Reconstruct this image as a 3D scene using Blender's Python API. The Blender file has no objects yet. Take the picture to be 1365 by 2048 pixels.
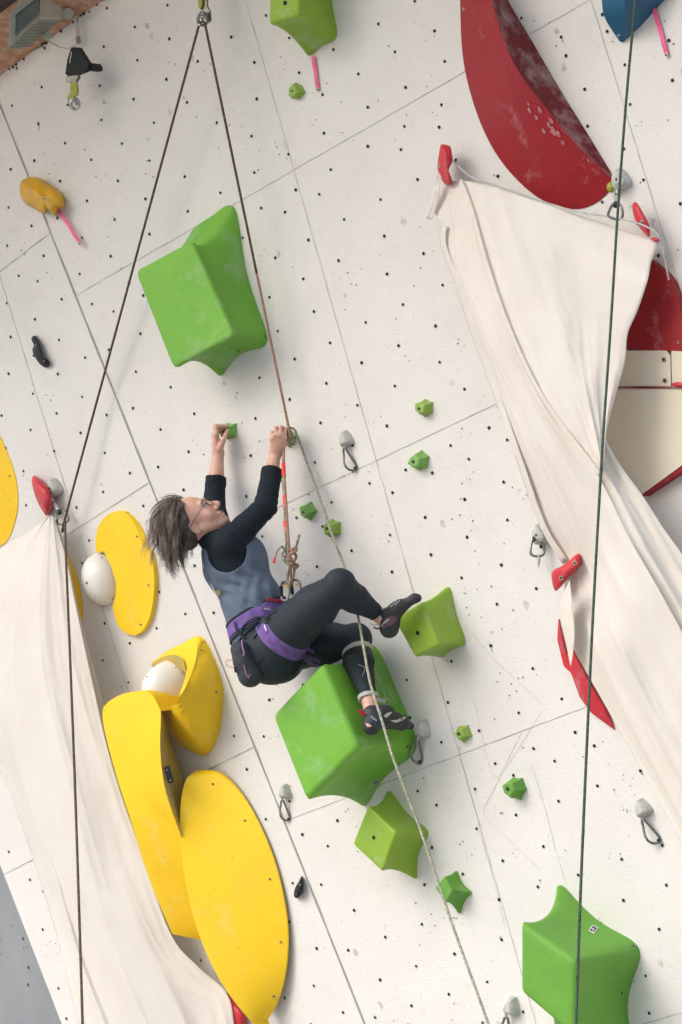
import bpy, bmesh, math, random
import numpy as np
from mathutils import Vector, Matrix, noise as mnoise
random.seed(7); rng = np.random.RandomState(7)
C = bpy.context.scene.collection
R = math.radians

# ------------------------------------------------------------------ camera, sky, sun
FPX, CX, CY = 5930.0, 682.5, 1024.0        # focal length and centre of a 1365x2048 frame
TH = R(27.6)                               # the camera looks up at the overhanging wall
FWD = np.array([0, math.cos(TH), math.sin(TH)])
DWN = np.array([0, math.sin(TH), -math.cos(TH)])
RGT = np.array([1.0, 0, 0])
EYE = np.array([0, 0, 1.6])
sc = bpy.context.scene
cd = bpy.data.cameras.new('camera'); cam = bpy.data.objects.new('camera', cd); C.objects.link(cam)
cam.location = EYE; cam.rotation_euler = (math.pi/2 + TH, 0, 0)
cd.sensor_fit = 'VERTICAL'; cd.sensor_height = 36; cd.lens = 36*FPX/2048
cd.clip_start = 0.1; cd.clip_end = 2000
sc.camera = cam
SUN_EL, SUN_AZ = R(32), R(-122)            # azimuth measured from +Y towards +X
wd = bpy.data.worlds.new('World'); sc.world = wd; wd.use_nodes = True
nt = wd.node_tree; bg = nt.nodes['Background']
sk = nt.nodes.new('ShaderNodeTexSky'); sk.sky_type = 'NISHITA'; sk.sun_disc = False
sk.sun_elevation = SUN_EL; sk.sun_rotation = SUN_AZ; sk.air_density = 1.0; sk.dust_density = 1.5
nt.links.new(sk.outputs[0], bg.inputs[0]); bg.inputs[1].default_value = 0.12
sd = bpy.data.lights.new('sun', 'SUN'); sd.energy = 1.05; sd.angle = R(38); sd.color = (1, .955, .905)
sun = bpy.data.objects.new('sun', sd); C.objects.link(sun)
sdir = Vector((math.sin(SUN_AZ)*math.cos(SUN_EL), math.cos(SUN_AZ)*math.cos(SUN_EL), math.sin(SUN_EL)))
sun.rotation_euler = sdir.to_track_quat('Z', 'Y').to_euler()
vs = sc.view_settings; vs.view_transform = 'Standard'; vs.look = 'None'; vs.exposure = 1.09; vs.gamma = 1

# ------------------------------------------------------------------ frames
def cam2w(p): p = np.asarray(p, float); return EYE + p[0]*RGT + p[1]*DWN + p[2]*FWD
def dir2w(p): return p[0]*RGT + p[1]*DWN + p[2]*FWD
def ray(px, py): return np.array([(px-CX)/FPX, (py-CY)/FPX, 1.0])
h = np.array([-6682, 3106, 5930.]); h /= np.linalg.norm(h)
v = np.array([.28, 1, 0]); v[2] = -(v[0]*h[0]+v[1]*h[1])/h[2]; v /= np.linalg.norm(v)
n = np.cross(h, v); n /= np.linalg.norm(n)
P0 = np.array([0, 0, 12.6])
S, T, N = dir2w(-h), dir2w(-v), dir2w(n)   # world axes of the wall face: along, up, out
O = cam2w(P0)
def PL(s, t, d=0): return O + s*S + t*T + d*N
def Wc(px, py, d=0, n=n, P=P0):
    r = ray(px, py); return r*((n@P + d)/(n@r))
def st(px, py, d=0):
    p = Wc(px, py, d) - P0; return float(p@(-h)), float(p@(-v))
def W(px, py, d=0): return cam2w(Wc(px, py, d))
def Cz(px, py, z): return cam2w(ray(px, py)*z)
# left face of the wall, bent back along the fold
F0, F1 = Wc(0, 208), Wc(730, 2048)
h2 = np.array([-5332, 3106, 5930.]); h2 /= np.linalg.norm(h2)
fd = (F1-F0)/np.linalg.norm(F1-F0)
n2 = np.cross(h2, fd); n2 /= np.linalg.norm(n2)
v2 = np.cross(n2, h2); v2 /= np.linalg.norm(v2)
S2, T2, N2 = dir2w(-h2), dir2w(-v2), dir2w(n2)
def W2(px, py, d=0): return cam2w(Wc(px, py, d, n2, F0))
O2 = cam2w(F0)
def WA(px, py, d=0, left=False): return W2(px, py, d) if left else W(px, py, d)

# ------------------------------------------------------------------ materials
def mat(name, col, rough=.5, col2=None, scale=6, lo=.35, hi=.65, bump=0, bscale=60, chalk=0, cscale=4,
        chalkcol=(.75, .74, .72), metal=0, spec=.5, trans=0, fine=0, stretch=None):
    m = bpy.data.materials.new(name); m.use_nodes = True
    t = m.node_tree; b = t.nodes['Principled BSDF']; L = t.links.new
    b.inputs['Roughness'].default_value = rough; b.inputs['Metallic'].default_value = metal
    b.inputs['Specular IOR Level'].default_value = spec
    tc = t.nodes.new('ShaderNodeTexCoord'); vec = tc.outputs['Object']
    if stretch:
        mp = t.nodes.new('ShaderNodeMapping'); mp.inputs['Scale'].default_value = stretch
        L(vec, mp.inputs[0]); vec = mp.outputs[0]
    def nz(s, det=5, r=.6):
        q = t.nodes.new('ShaderNodeTexNoise'); q.inputs['Scale'].default_value = s
        q.inputs['Detail'].default_value = det; q.inputs['Roughness'].default_value = r
        L(vec, q.inputs['Vector']); return q.outputs['Fac']
    def ramp(src, a, b_):
        q = t.nodes.new('ShaderNodeMapRange'); q.inputs[1].default_value = a; q.inputs[2].default_value = b_
        L(src, q.inputs[0]); return q.outputs[0]
    def mix(f, a, c):
        q = t.nodes.new('ShaderNodeMix'); q.data_type = 'RGBA'
        for i, x in ((0, f), (6, a), (7, c)):
            if isinstance(x, (tuple, list)): q.inputs[i].default_value = (*x, 1)
            elif isinstance(x, float): q.inputs[i].default_value = x
            else: L(x, q.inputs[i])
        return q.outputs[2]
    c2 = col2 or tuple(x*.86 for x in col)
    cur = mix(ramp(nz(scale), lo, hi), col, c2)
    if fine:
        cur = mix(ramp(nz(fine, 2, .5), .66, .76), cur, tuple(x*.8 for x in col))
    if chalk:
        a = ramp(nz(cscale, 8, .7), .62-chalk, .85)
        cur = mix(a, cur, chalkcol)
        rr = t.nodes.new('ShaderNodeMath'); rr.operation = 'MULTIPLY_ADD'
        L(a, rr.inputs[0]); rr.inputs[1].default_value = .4; rr.inputs[2].default_value = rough
        L(rr.outputs[0], b.inputs['Roughness'])
    L(cur, b.inputs['Base Color'])
    if bump:
        bp = t.nodes.new('ShaderNodeBump'); bp.inputs['Strength'].default_value = bump; bp.inputs['Distance'].default_value = .004
        L(nz(bscale, 3), bp.inputs['Height']); L(bp.outputs[0], b.inputs['Normal'])
    if trans:
        ou = t.nodes['Material Output']; tr = t.nodes.new('ShaderNodeBsdfTranslucent'); L(cur, tr.inputs[0])
        ms = t.nodes.new('ShaderNodeMixShader'); ms.inputs[0].default_value = trans
        L(b.outputs[0], ms.inputs[1]); L(tr.outputs[0], ms.inputs[2]); L(ms.outputs[0], ou.inputs[0])
    return m
M = {}
M['wall'] = mat('wall_paint', (.71, .692, .67), .7, (.655, .638, .615), 2.4, .3, .75, bump=.5, bscale=140, fine=60, chalk=.03, cscale=2.5, chalkcol=(.60, .59, .575))
M['wall_grey'] = mat('grey_wall_paint', (.27, .285, .30), .7, (.22, .235, .25), 2, bump=.4, bscale=120, fine=60)
M['seam'] = mat('seam_gap', (.22, .205, .19), .9, (.48, .46, .43), 9)
M['fold'] = mat('fold_joint', (.34, .33, .32), .9)
M['hole'] = mat('hole_dark', (.012, .011, .01), .8)
M['screw'] = mat('screw_hole', (.06, .055, .05), .8)
M['smudge'] = mat('smudge', (.42, .40, .375), .9, (.66, .63, .59), 14)
M['green'] = mat('green_paint', (.165, .42, .035), .6, (.135, .37, .035), 3, bump=.35, bscale=160, chalk=.12, cscale=5, chalkcol=(.36, .50, .30), fine=38)
M['green_b'] = mat('yellow_green_paint', (.26, .42, .028), .5, (.225, .375, .03), 4, bump=.3, bscale=160, chalk=.09, cscale=7, chalkcol=(.42, .52, .3), fine=45)
M['green_c'] = mat('mid_green_paint', (.13, .345, .032), .6, (.105, .30, .03), 4, bump=.3, bscale=150, chalk=.05, cscale=4, chalkcol=(.3, .42, .26))
M['yellow'] = mat('yellow_paint', (.90, .60, .006), .6, (.84, .53, .006), 2.5, bump=.4, bscale=130, chalk=.04, cscale=7, chalkcol=(.78, .60, .16), fine=30)
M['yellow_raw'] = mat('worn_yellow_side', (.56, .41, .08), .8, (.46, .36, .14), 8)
M['yellow_hold'] = mat('orange_yellow_resin', (.70, .38, .012), .5, (.56, .30, .02), 9, bump=.4, bscale=120, chalk=.12, cscale=9, chalkcol=(.5, .42, .33))
M['red'] = mat('red_paint', (.30, .007, .014), .5, (.26, .007, .014), 3, spec=.35, fine=40, bump=.25, bscale=150, chalk=.04, cscale=9, chalkcol=(.46, .2, .2))
M['red_shade_chalky'] = mat('red_paint_shade_chalky', (.15, .006, .010), .6, (.13, .008, .014), 3, spec=.3, bump=.3, bscale=150, chalk=.16, cscale=7, chalkcol=(.50, .40, .40))  # red darkened to paint in the upper face's shade, plus chalk; reused for maroon joint
M['red_hold'] = mat('red_resin', (.55, .02, .03), .45, (.45, .02, .04), 10, bump=.4, bscale=130, chalk=.1, cscale=12, chalkcol=(.5, .22, .26))
M['blue'] = mat('blue_paint', (.004, .095, .19), .5, (.004, .085, .17), 5, bump=.2)
M['black'] = mat('black_resin', (.010, .013, .016), .55, (.02, .023, .026), 14, bump=.2, spec=.25)
M['dome'] = mat('white_dome_resin', (.80, .785, .76), .3, (.74, .72, .69), 5, bump=.15, bscale=120)
M['cream'] = mat('cream_board', (.70, .63, .52), .6, (.66, .585, .47), 2, bump=.15)
M['cloth'] = mat('cotton_cloth', (.90, .865, .815), .9, (.86, .815, .76), 3.5, bump=.35, bscale=260, trans=.33, spec=.12)
M['cap'] = mat('grey_cap_resin', (.52, .52, .50), .6, (.40, .40, .38), 30, bump=.5, bscale=150)
M['steel'] = mat('worn_steel', (.48, .48, .46), .32, (.3, .3, .29), 60, metal=.85)
M['dsteel'] = mat('dark_steel', (.13, .145, .14), .3, (.24, .24, .235), 40, metal=.75)
M['rubber'] = mat('black_rubber', (.012, .022, .03), .55)
M['webbing'] = mat('grey_webbing', (.50, .51, .50), .8, (.38, .39, .38), 200)
M['greenlink'] = mat('lime_anodised', (.30, .31, .02), .4, (.24, .25, .02), 30)
M['pink'] = mat('pink_tape', (.85, .12, .30), .5)
M['osb'] = mat('osb_board', (.60, .36, .23), .85, (.40, .21, .12), 26, .35, .6, bump=.6, bscale=60)
M['osb_edge'] = mat('board_edge', (.06, .045, .035), .9)
M['roofdark'] = mat('dark_roof_metal', (.06, .055, .05), .6)
M['lampgrey'] = mat('grey_cast_aluminium', (.34, .35, .29), .5, (.29, .30, .25), 20)
M['lamptop'] = mat('pale_cast_aluminium', (.50, .47, .40), .6)
M['glass'] = mat('lamp_glass', (.14, .17, .16), .15, (.17, .2, .19), 5)
M['cable'] = mat('cable_sheath', (.55, .48, .42), .5)
M['ground'] = mat('pale_gravel', (.46, .43, .385), .9, (.38, .355, .32), 3, bump=.5, bscale=30)
def rope_mat(name, c1, c2, c3=None, s=90):
    m = bpy.data.materials.new(name); m.use_nodes = True
    t = m.node_tree; b = t.nodes['Principled BSDF']; L = t.links.new; b.inputs['Roughness'].default_value = .9
    b.inputs['Specular IOR Level'].default_value = .2
    tc = t.nodes.new('ShaderNodeTexCoord'); vo = t.nodes.new('ShaderNodeTexVoronoi'); vo.inputs['Scale'].default_value = s
    L(tc.outputs['Object'], vo.inputs['Vector'])
    cr = t.nodes.new('ShaderNodeValToRGB'); e = cr.color_ramp; e.interpolation = 'CONSTANT'
    e.elements[0].color = (*c1, 1); e.elements[1].position = .5; e.elements[1].color = (*c2, 1)
    if c3: q = e.elements.new(.8); q.color = (*c3, 1)
    sx = t.nodes.new('ShaderNodeSeparateColor'); L(vo.outputs['Color'], sx.inputs[0]); L(sx.outputs[0], cr.inputs[0])
    L(cr.outputs[0], b.inputs['Base Color'])
    bp = t.nodes.new('ShaderNodeBump'); bp.inputs['Strength'].default_value = .6; bp.inputs['Distance'].default_value = .002
    L(vo.outputs['Distance'], bp.inputs['Height']); L(bp.outputs[0], b.inputs['Normal'])
    return m
M['rope_brown'] = rope_mat('brown_rope', (.10, .065, .05), (.15, .10, .08), (.075, .05, .035), 170)
M['rope_red'] = rope_mat('reddish_rope', (.27, .17, .12), (.36, .25, .18), (.40, .17, .12), 170)
M['rope_grey'] = rope_mat('grey_green_rope', (.30, .29, .21), (.44, .42, .33), (.20, .22, .17), 170)
M['rope_green'] = rope_mat('green_rope', (.055, .085, .062), (.085, .115, .085), (.03, .05, .038), 200)
M['redtape'] = mat('red_tape', (.80, .045, .04), .5)

# ------------------------------------------------------------------ builders
org = {}
def tag(o, label=None, cat=None, group=None, kind=None):
    if label: o['label'] = label
    if cat: o['category'] = cat
    if group: o['group'] = group
    if kind: o['kind'] = kind
    return o
def empty(name, loc, label=None, cat=None, group=None):
    o = bpy.data.objects.new(name, None); C.objects.link(o); o.location = loc; o.empty_display_size = .05
    org[o.name] = np.array(loc, float)
    return tag(o, label, cat, group)
def mesh(name, V, F, m, parent=None, smooth=True, ang=32, mi=None, local=False):
    """V in world coordinates (or in the parent's own frame when local)."""
    V = np.asarray([list(p) for p in V], float)
    if local: o0 = np.zeros(3)
    elif parent is not None: o0 = org[parent.name]
    else: o0 = V.mean(0)
    me = bpy.data.meshes.new(name); me.from_pydata([tuple(p) for p in V - o0], [], [tuple(int(i) for i in f) for f in F])
    ms = m if isinstance(m, (list, tuple)) else [m]
    for x in ms: me.materials.append(x)
    if mi is not None: me.polygons.foreach_set('material_index', np.array(mi, dtype=np.int32))
    bm = bmesh.new(); bm.from_mesh(me); bmesh.ops.recalc_face_normals(bm, faces=bm.faces); bm.to_mesh(me); bm.free()
    me.polygons.foreach_set('use_smooth', [smooth]*len(me.polygons))
    if smooth and ang: me.set_sharp_from_angle(angle=R(ang))
    me.update()
    o = bpy.data.objects.new(name, me); C.objects.link(o)
    if parent is None: o.location = o0
    else: o.parent = parent
    org[o.name] = o0
    return o
def resample(P, k, closed=False):
    P = np.array(P, float)
    if closed: P = np.vstack([P, P[:1]])
    d = np.r_[0, np.cumsum(np.linalg.norm(np.diff(P, axis=0), axis=1))]
    x = np.linspace(0, d[-1], k+1)[:-1] if closed else np.linspace(0, d[-1], k)
    return np.stack([np.interp(x, d, P[:, j]) for j in range(P.shape[1])], 1)
def spline(P, k=8, closed=False):
    """Catmull-Rom through the points"""
    P = np.array(P, float); m_ = len(P); out = []
    g = (lambda i: P[i % m_]) if closed else (lambda i: P[min(max(i, 0), m_-1)])
    for i in range(m_ if closed else m_-1):
        a, b, c, d = g(i-1), g(i), g(i+1), g(i+2)
        for u in np.linspace(0, 1, k, endpoint=False):
            out.append(.5*((2*b)+(-a+c)*u+(2*a-5*b+4*c-d)*u*u+(-a+3*b-3*c+d)*u**3))
    if not closed: out.append(P[-1])
    return np.array(out)
def tube_vf(P, r, k=8, closed=False, base=0, cap=True):
    P = np.array(P, float); m_ = len(P); rr = np.full(m_, r) if np.isscalar(r) else np.array(r)
    V, F = [], []
    tg = np.gradient(P, axis=0) if not closed else np.roll(P, -1, 0)-np.roll(P, 1, 0)
    tg /= np.linalg.norm(tg, axis=1)[:, None]+1e-12
    up = np.array([0, 0, 1.]) if abs(tg[0][2]) < .9 else np.array([1., 0, 0])
    x = np.cross(tg[0], up); x /= np.linalg.norm(x)
    for i in range(m_):
        x = x-(x@tg[i])*tg[i]; x /= np.linalg.norm(x); y = np.cross(tg[i], x)
        for j in range(k):
            a = 2*math.pi*j/k; V.append(P[i]+rr[i]*(math.cos(a)*x+math.sin(a)*y))
    for i in range(m_ if closed else m_-1):
        for j in range(k):
            a = i*k+j; b = i*k+(j+1) % k; c = ((i+1) % m_)*k+(j+1) % k; d = ((i+1) % m_)*k+j
            F.append((a+base, b+base, c+base, d+base))
    if cap and not closed:
        F.append(tuple(base+j for j in range(k))); F.append(tuple(base+(m_-1)*k+j for j in range(k)))
    return V, F
class MB:
    def __init__(s): s.V = []; s.F = []; s.mi = []
    def add(s, V, F, m=0):
        b = len(s.V); s.V += [np.array(p, float) for p in V]; s.F += [tuple(i+b for i in f) for f in F]; s.mi += [m]*len(F); return s
    def tube(s, P, r, k=8, closed=False, m=0): V, F = tube_vf(P, r, k, closed); return s.add(V, F, m)
    def box(s, c, ax, ay, az, m=0):
        c = np.array(c, float); V = [c+i*np.array(ax)+j*np.array(ay)+l*np.array(az) for i in (-1, 1) for j in (-1, 1) for l in (-1, 1)]
        return s.add(V, [(0, 1, 3, 2), (4, 6, 7, 5), (0, 4, 5, 1), (2, 3, 7, 6), (0, 2, 6, 4), (1, 5, 7, 3)], m)
    def disc(s, c, u, w, r, k=8, m=0):
        return s.add([np.array(c)+r*(math.cos(a)*np.array(u)+math.sin(a)*np.array(w)) for a in np.arange(k)*2*math.pi/k], [tuple(range(k))], m)
    def prism(s, poly, off, m=0, m2=None):
        """poly: world points; off: vector of thickness"""
        k = len(poly); V = [np.array(p) for p in poly]+[np.array(p)+np.array(off) for p in poly]
        s.add(V, [tuple(range(k)), tuple(range(2*k-1, k-1, -1))], m)
        b = len(s.V)-2*k
        for i in range(k):
            s.F.append((b+i, b+(i+1) % k, b+k+(i+1) % k, b+k+i)); s.mi.append(m if m2 is None else m2)
        return s
    def sphere(s, c, r, ax=None, k=12, l=8, m=0):
        A = np.eye(3) if ax is None else np.array(ax); r = np.array([r]*3) if np.isscalar(r) else np.array(r)
        V = []; F = []
        for i in range(l+1):
            p = math.pi*i/l
            for j in range(k):
                a = 2*math.pi*j/k; q = r*np.array([math.sin(p)*math.cos(a), math.sin(p)*math.sin(a), math.cos(p)])
                V.append(np.array(c)+q@A)
        for i in range(l):
            for j in range(k): F.append((i*k+j, i*k+(j+1) % k, (i+1)*k+(j+1) % k, (i+1)*k+j))
        return s.add(V, F, m)
    def build(s, name, m, parent=None, **kw):
        return mesh(name, s.V, s.F, m, parent, mi=s.mi if isinstance(m, (list, tuple)) else None, **kw)

# ------------------------------------------------------------------ setting: ground
g = MB(); gs = 150
g.add([(-gs, -gs, 0), (gs, -gs, 0), (gs, gs, 0), (-gs, gs, 0)], [(0, 1, 2, 3)])
tag(g.build('ground', M['ground'], smooth=False), kind='structure')

# ------------------------------------------------------------------ climbing wall
LT = [4.05, 2.76, 1.463, .137, -1.150, -2.40, -3.65, -4.9, -6.15, -7.4]       # heights of the horizontal panel joints
VS = [.262, 1.94, 3.62, 5.3]
TB = None
tgz = T[2]
t_bot = (0.0-O[2])/T[2]                    # wall foot meets the ground (approximately, along the slope)
foldpt = lambda t: (lambda p: (float((p-P0)@(-h)), float((p-P0)@(-v))))(F0+fd*((t-float((F0-P0)@(-v)))/float(fd@(-v))))
t_top = 3.9
wall = empty('climbing_wall', PL(1, t_bot), 'off-white overhanging climbing wall with bolt holes and panel joints, behind the climber', 'climbing wall')
# main face: from the fold to beyond the right edge
SR = 5.3
def zfix(s):       # t at which the face reaches the ground for a given s
    return (0-O[2]-s*S[2])/T[2]
fb = foldpt(zfix(-.2)); ft = foldpt(t_top)
face = MB()
c = [PL(fb[0], fb[1]), PL(SR, zfix(SR)), PL(SR, t_top), PL(*ft)]
face.prism(c, -N*.10)
def seam_strip(mb, a, b, w, off, axisN, m=1, wob=.0012, k=40):
    a = np.array(a); b = np.array(b); u = (b-a)/np.linalg.norm(b-a); y = np.cross(axisN, u)
    V = []; F = []
    for i in range(k+1):
        p = a+(b-a)*i/k + axisN*off + y*rng.normal(0, wob); ww = w*(.6+.8*rng.rand())
        V += [p-y*ww, p+y*ww]
        if i: F.append((2*i-2, 2*i-1, 2*i+1, 2*i))
    mb.add(V, F, m)
fs = lambda t: foldpt(t)[0]
for t in LT[:]:
    if t < t_top: seam_strip(face, PL(fs(t)+.01, t), PL(SR, t), .0013, .0012, N, k=160, wob=.0006)
for s in VS:
    seam_strip(face, PL(s, -7.2), PL(s, t_top), .0009, .0020, N, k=260, wob=.0006)
# bolt holes set in a staggered grid, panel by panel
def holes(mb, P_, u, w, nn, m=2, r=.0067, sc_=1.0):
    k = 10; r *= sc_*(.9+.25*rng.rand())
    mb.disc(P_+nn*.0030, u, w, r, k, m)
for i in range(len(LT)-1):
    top = LT[i]
    offs = [.078, .158] + [.312+.151*j for j in range(7)]
    for j, of in enumerate(offs):
        t = top-of
        if t < LT[i+1]+.03 or t > t_top-.05 or t < -6.6: continue
        s = fs(t)-.02+(.108 if j % 2 else 0)+.09
        while s < SR-.1:
            if s > fs(t)+.06 and rng.rand() > .05:
                holes(face, PL(s+rng.normal(0, .004), t+rng.normal(0, .004)), S, T, N)
            s += .216 + (.045 if rng.rand() < .12 else 0)
# screw holes, scattered singly and in small clusters
def screws(mb, PLf, u, w, nn, srange, trange, cnt, inside):
    for _ in range(cnt):
        s0 = rng.uniform(*srange); t0 = rng.uniform(*trange)
        for _k in range(rng.choice([1, 1, 2, 3, 4])):
            s = s0+rng.normal(0, .035); t = t0+rng.normal(0, .04)
            if inside(s, t): mb.disc(PLf(s, t)+nn*.0034, u, w, rng.uniform(.0016, .0038), 6, 3)
screws(face, PL, S, T, N, (-1.4, 3.2), (-3.2, 3.5), 520, lambda s, t: s > fs(t)+.04)
# scuffs: small pale-grey worn spots around holes
for _ in range(45):
    s0, t0 = rng.uniform(-1.2, 3), rng.uniform(-3, 3)
    if s0 > fs(t0)+.05:
        k = 9; ph = rng.rand()*6; V = [PL(s0, t0)+N*.0008+(.006+.012*rng.rand())*(math.cos(a)*S+1.3*math.sin(a)*T) for a in ph+np.arange(k)*2*math.pi/k]
        face.add(V, [tuple(range(k))], 4)
for pl_ in ([(1085, 1421), (1046, 1485), (1006, 1546), (968, 1618), (970, 1635), (1043, 1703), (1084, 1741)], [(961, 1642), (956, 1652), (980, 1730), (1010, 1850)],
            [(951, 1407), (973, 1512), (988, 1558), (1000, 1552), (1024, 1505), (1046, 1460)], [(1063, 1526), (1092, 1620), (1112, 1700), (1133, 1770)], [(930, 1250), (990, 1320), (1060, 1385), (1088, 1412)]):
    q_ = [W(x, y) for x, y in pl_]
    for a_, b_ in zip(q_[:-1], q_[1:]): seam_strip(face, a_, b_, .0011, .0010, N, 4, wob=.0004, k=10)
face.build('main_face', [M['wall'], M['seam'], M['hole'], M['screw'], M['smudge']], wall, smooth=False)

# left face, folded away
def PL2(s, t, d=0): return O2 + s*S2 + t*T2 + d*N2
def st2(px, py):
    p = Wc(px, py, 0, n2, F0)-F0; return float(p@(-h2)), float(p@(-v2))
fdw = dir2w(fd); fl = math.sqrt(1)
def fold2(t):      # s on the fold at height t in the left frame
    return t*float(fdw@S2)/float(fdw@T2)
tb2 = (0-O2[2])/T2[2]
tt2 = 2.2
g0, g1 = st2(0, 1728), st2(124, 2048)      # border to the grey field
gl = lambda t: g0[0]+(g1[0]-g0[0])*(t-g0[1])/(g1[1]-g0[1])
lf = MB()
tb2 = -10.0
lf.prism([PL2(gl(tb2), tb2), PL2(fold2(tb2), tb2), PL2(fold2(tt2), tt2), PL2(gl(tt2), tt2)], -N2*.10)
q = [st2(135, 1070)[1], st2(412, 1543)[1]]
dl = q[1]-q[0]
for k_ in range(-3, 5):
    t = q[0]+dl*k_
    seam_strip(lf, PL2(gl(t), t), PL2(fold2(t)-.01, t), .0020, .0012, N2, k=60, wob=.0006)
a0 = st2(115, 900); sv = a0[0]
seam_strip(lf, PL2(sv, -5), PL2(sv-.05, tt2), .0010, .0020, N2, k=160, wob=.0006)
for k_ in range(-3, 5):
    top = q[0]+dl*k_
    for j, of in enumerate([.078, .158]+[.312+.151*z for z in range(7)]):
        t = top-of
        if t < top+dl+.03: continue
        s = fold2(t)-.10-(.108 if j % 2 else 0)
        while s > gl(t)+.05:
            holes(lf, PL2(s+rng.normal(0, .004), t+rng.normal(0, .004)), S2, T2, N2)
            s -= .216 + (.045 if rng.rand() < .12 else 0)
screws(lf, PL2, S2, T2, N2, (-2.5, 2.5), (-5.5, 2.1), 420, lambda s, t: gl(t)+.04 < s < fold2(t)-.04)
# the joint along the fold, a narrow grey trim
seam_strip(lf, PL2(fold2(-7), -7), PL2(fold2(tt2), tt2), .0039, .0035, (N+N2)/np.linalg.norm(N+N2), 5, wob=.0004, k=120)
lf.build('left_face', [M['wall'], M['seam'], M['hole'], M['screw'], M['smudge'], M['fold']], wall, smooth=False)
# grey painted field beyond the left face
h3 = h2*.93+np.array([.0, .0, .35]); h3 /= np.linalg.norm(h3)
S3 = -dir2w(h3); e0, e1 = PL2(gl(tb2), tb2), PL2(gl(tt2), tt2)
N3 = np.cross(S3, (e1-e0)/np.linalg.norm(e1-e0)); N3 /= np.linalg.norm(N3)
if N3@N2 < 0: N3 = -N3
gf = MB(); gf.prism([e0-S3*3, e0, e1, e1-S3*3], -N3*.10)
for _ in range(420):
    a = rng.rand(); p = e0+(e1-e0)*a-S3*rng.uniform(.03, 1.2)+N3*.002
    gf.disc(p, S3, T2, .0085 if rng.rand() < .45 else .004, 8, 1)
gf.build('grey_face', [M['wall_grey'], M['hole']], wall, smooth=False)

# ------------------------------------------------------------------ roof over the top of the wall
ra = W(0, 152)+(W(0, 152)-W(206, 0))*3.0; rb = W(206, 0)+(W(206, 0)-W(0, 152))*7.5
ru = (rb-ra)/np.linalg.norm(rb-ra)
rout = np.cross(ru, [0, 0, 1.]); rout = rout/np.linalg.norm(rout)
if rout@N < 0: rout = -rout
rup = np.cross(ru, rout); rup = rup if rup[2] > 0 else -rup
roof = empty('wooden_roof', (ra+rb)/2, 'wood-chip board soffit of the roof at the top of the wall', 'roof')
RW = .285
r1 = MB(); r1.prism([ra-rout*.15, rb-rout*.15, rb+rout*RW, ra+rout*RW], rup*.03)
r1.build('soffit_board', M['osb'], roof, smooth=False)
r2 = MB(); r2.prism([ra+rout*RW, rb+rout*RW, rb+rout*(RW+.03), ra+rout*(RW+.03)], rup*.35)
r2.build('fascia_board', M['osb_edge'], roof, smooth=False)
r3 = MB(); r3.prism([ra+rup*.37-rout*.3, rb+rup*.37-rout*.3, rb+rout*3.1+rup*.50, ra+rout*3.1+rup*.50], rup*.06)
r3.build('roof_sheet', M['roofdark'], roof, smooth=False)
# dark crumbly sealant along the joint
r4 = MB()
for _ in range(500):
    p = ra+(rb-ra)*rng.rand()+rout*rng.uniform(-.01, .008)-rup*rng.uniform(0, .008)
    r4.sphere(p, [rng.uniform(.003, .009)]*3, k=5, l=3)
r4.build('joint_sealant', M['osb_edge'], roof)

def drop_on(objs, pxpts, lift):
    """set pixels' rays down on already built meshes"""
    from mathutils.bvhtree import BVHTree
    trees = []
    for o in objs:
        off = org[o.name]
        me = o.data; trees.append(BVHTree.FromPolygons([Vector(vv.co)+Vector(off) for vv in me.vertices], [tuple(p.vertices) for p in me.polygons]))
    out = []
    for (px, py) in pxpts:
        d_ = Vector(dir2w(ray(px, py))).normalized(); best = None
        for tr in trees:
            hit = tr.ray_cast(Vector(EYE), d_)
            if hit[0] is not None and (best is None or hit[3] < best[1]): best = (hit[0], hit[3])
        if best is None: out.append(None)
        else: out.append(np.array(best[0])-np.array(d_)*lift)
    return out
# ------------------------------------------------------------------ volumes and holds
def laplace_closed(P, it):
    P = np.array(P)
    for _ in range(it): P = .5*P+.25*(np.roll(P, 1, 0)+np.roll(P, -1, 0))
    return P
def edge_ring(cs, m_, bulge, it):
    """closed ring with m_ samples on each edge; bulge<0 pulls an edge's middle inwards (fraction of its length)"""
    cs = np.array(cs, float); k = len(cs); cen = cs.mean(0); out = []
    for i in range(k):
        a, b = cs[i], cs[(i+1) % k]; bl = bulge[i] if isinstance(bulge, (list, tuple)) else bulge
        mid = (a+b)/2; nn = np.array([(b-a)[1], -(b-a)[0]]); nn /= np.linalg.norm(nn)+1e-9
        if nn@(mid-cen) < 0: nn = -nn
        L_ = np.linalg.norm(b-a)
        for u in np.arange(m_)/m_: out.append(a+(b-a)*u+nn*bl*L_*(math.sin(math.pi*u)**1.3))
    return laplace_closed(out, it)
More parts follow.
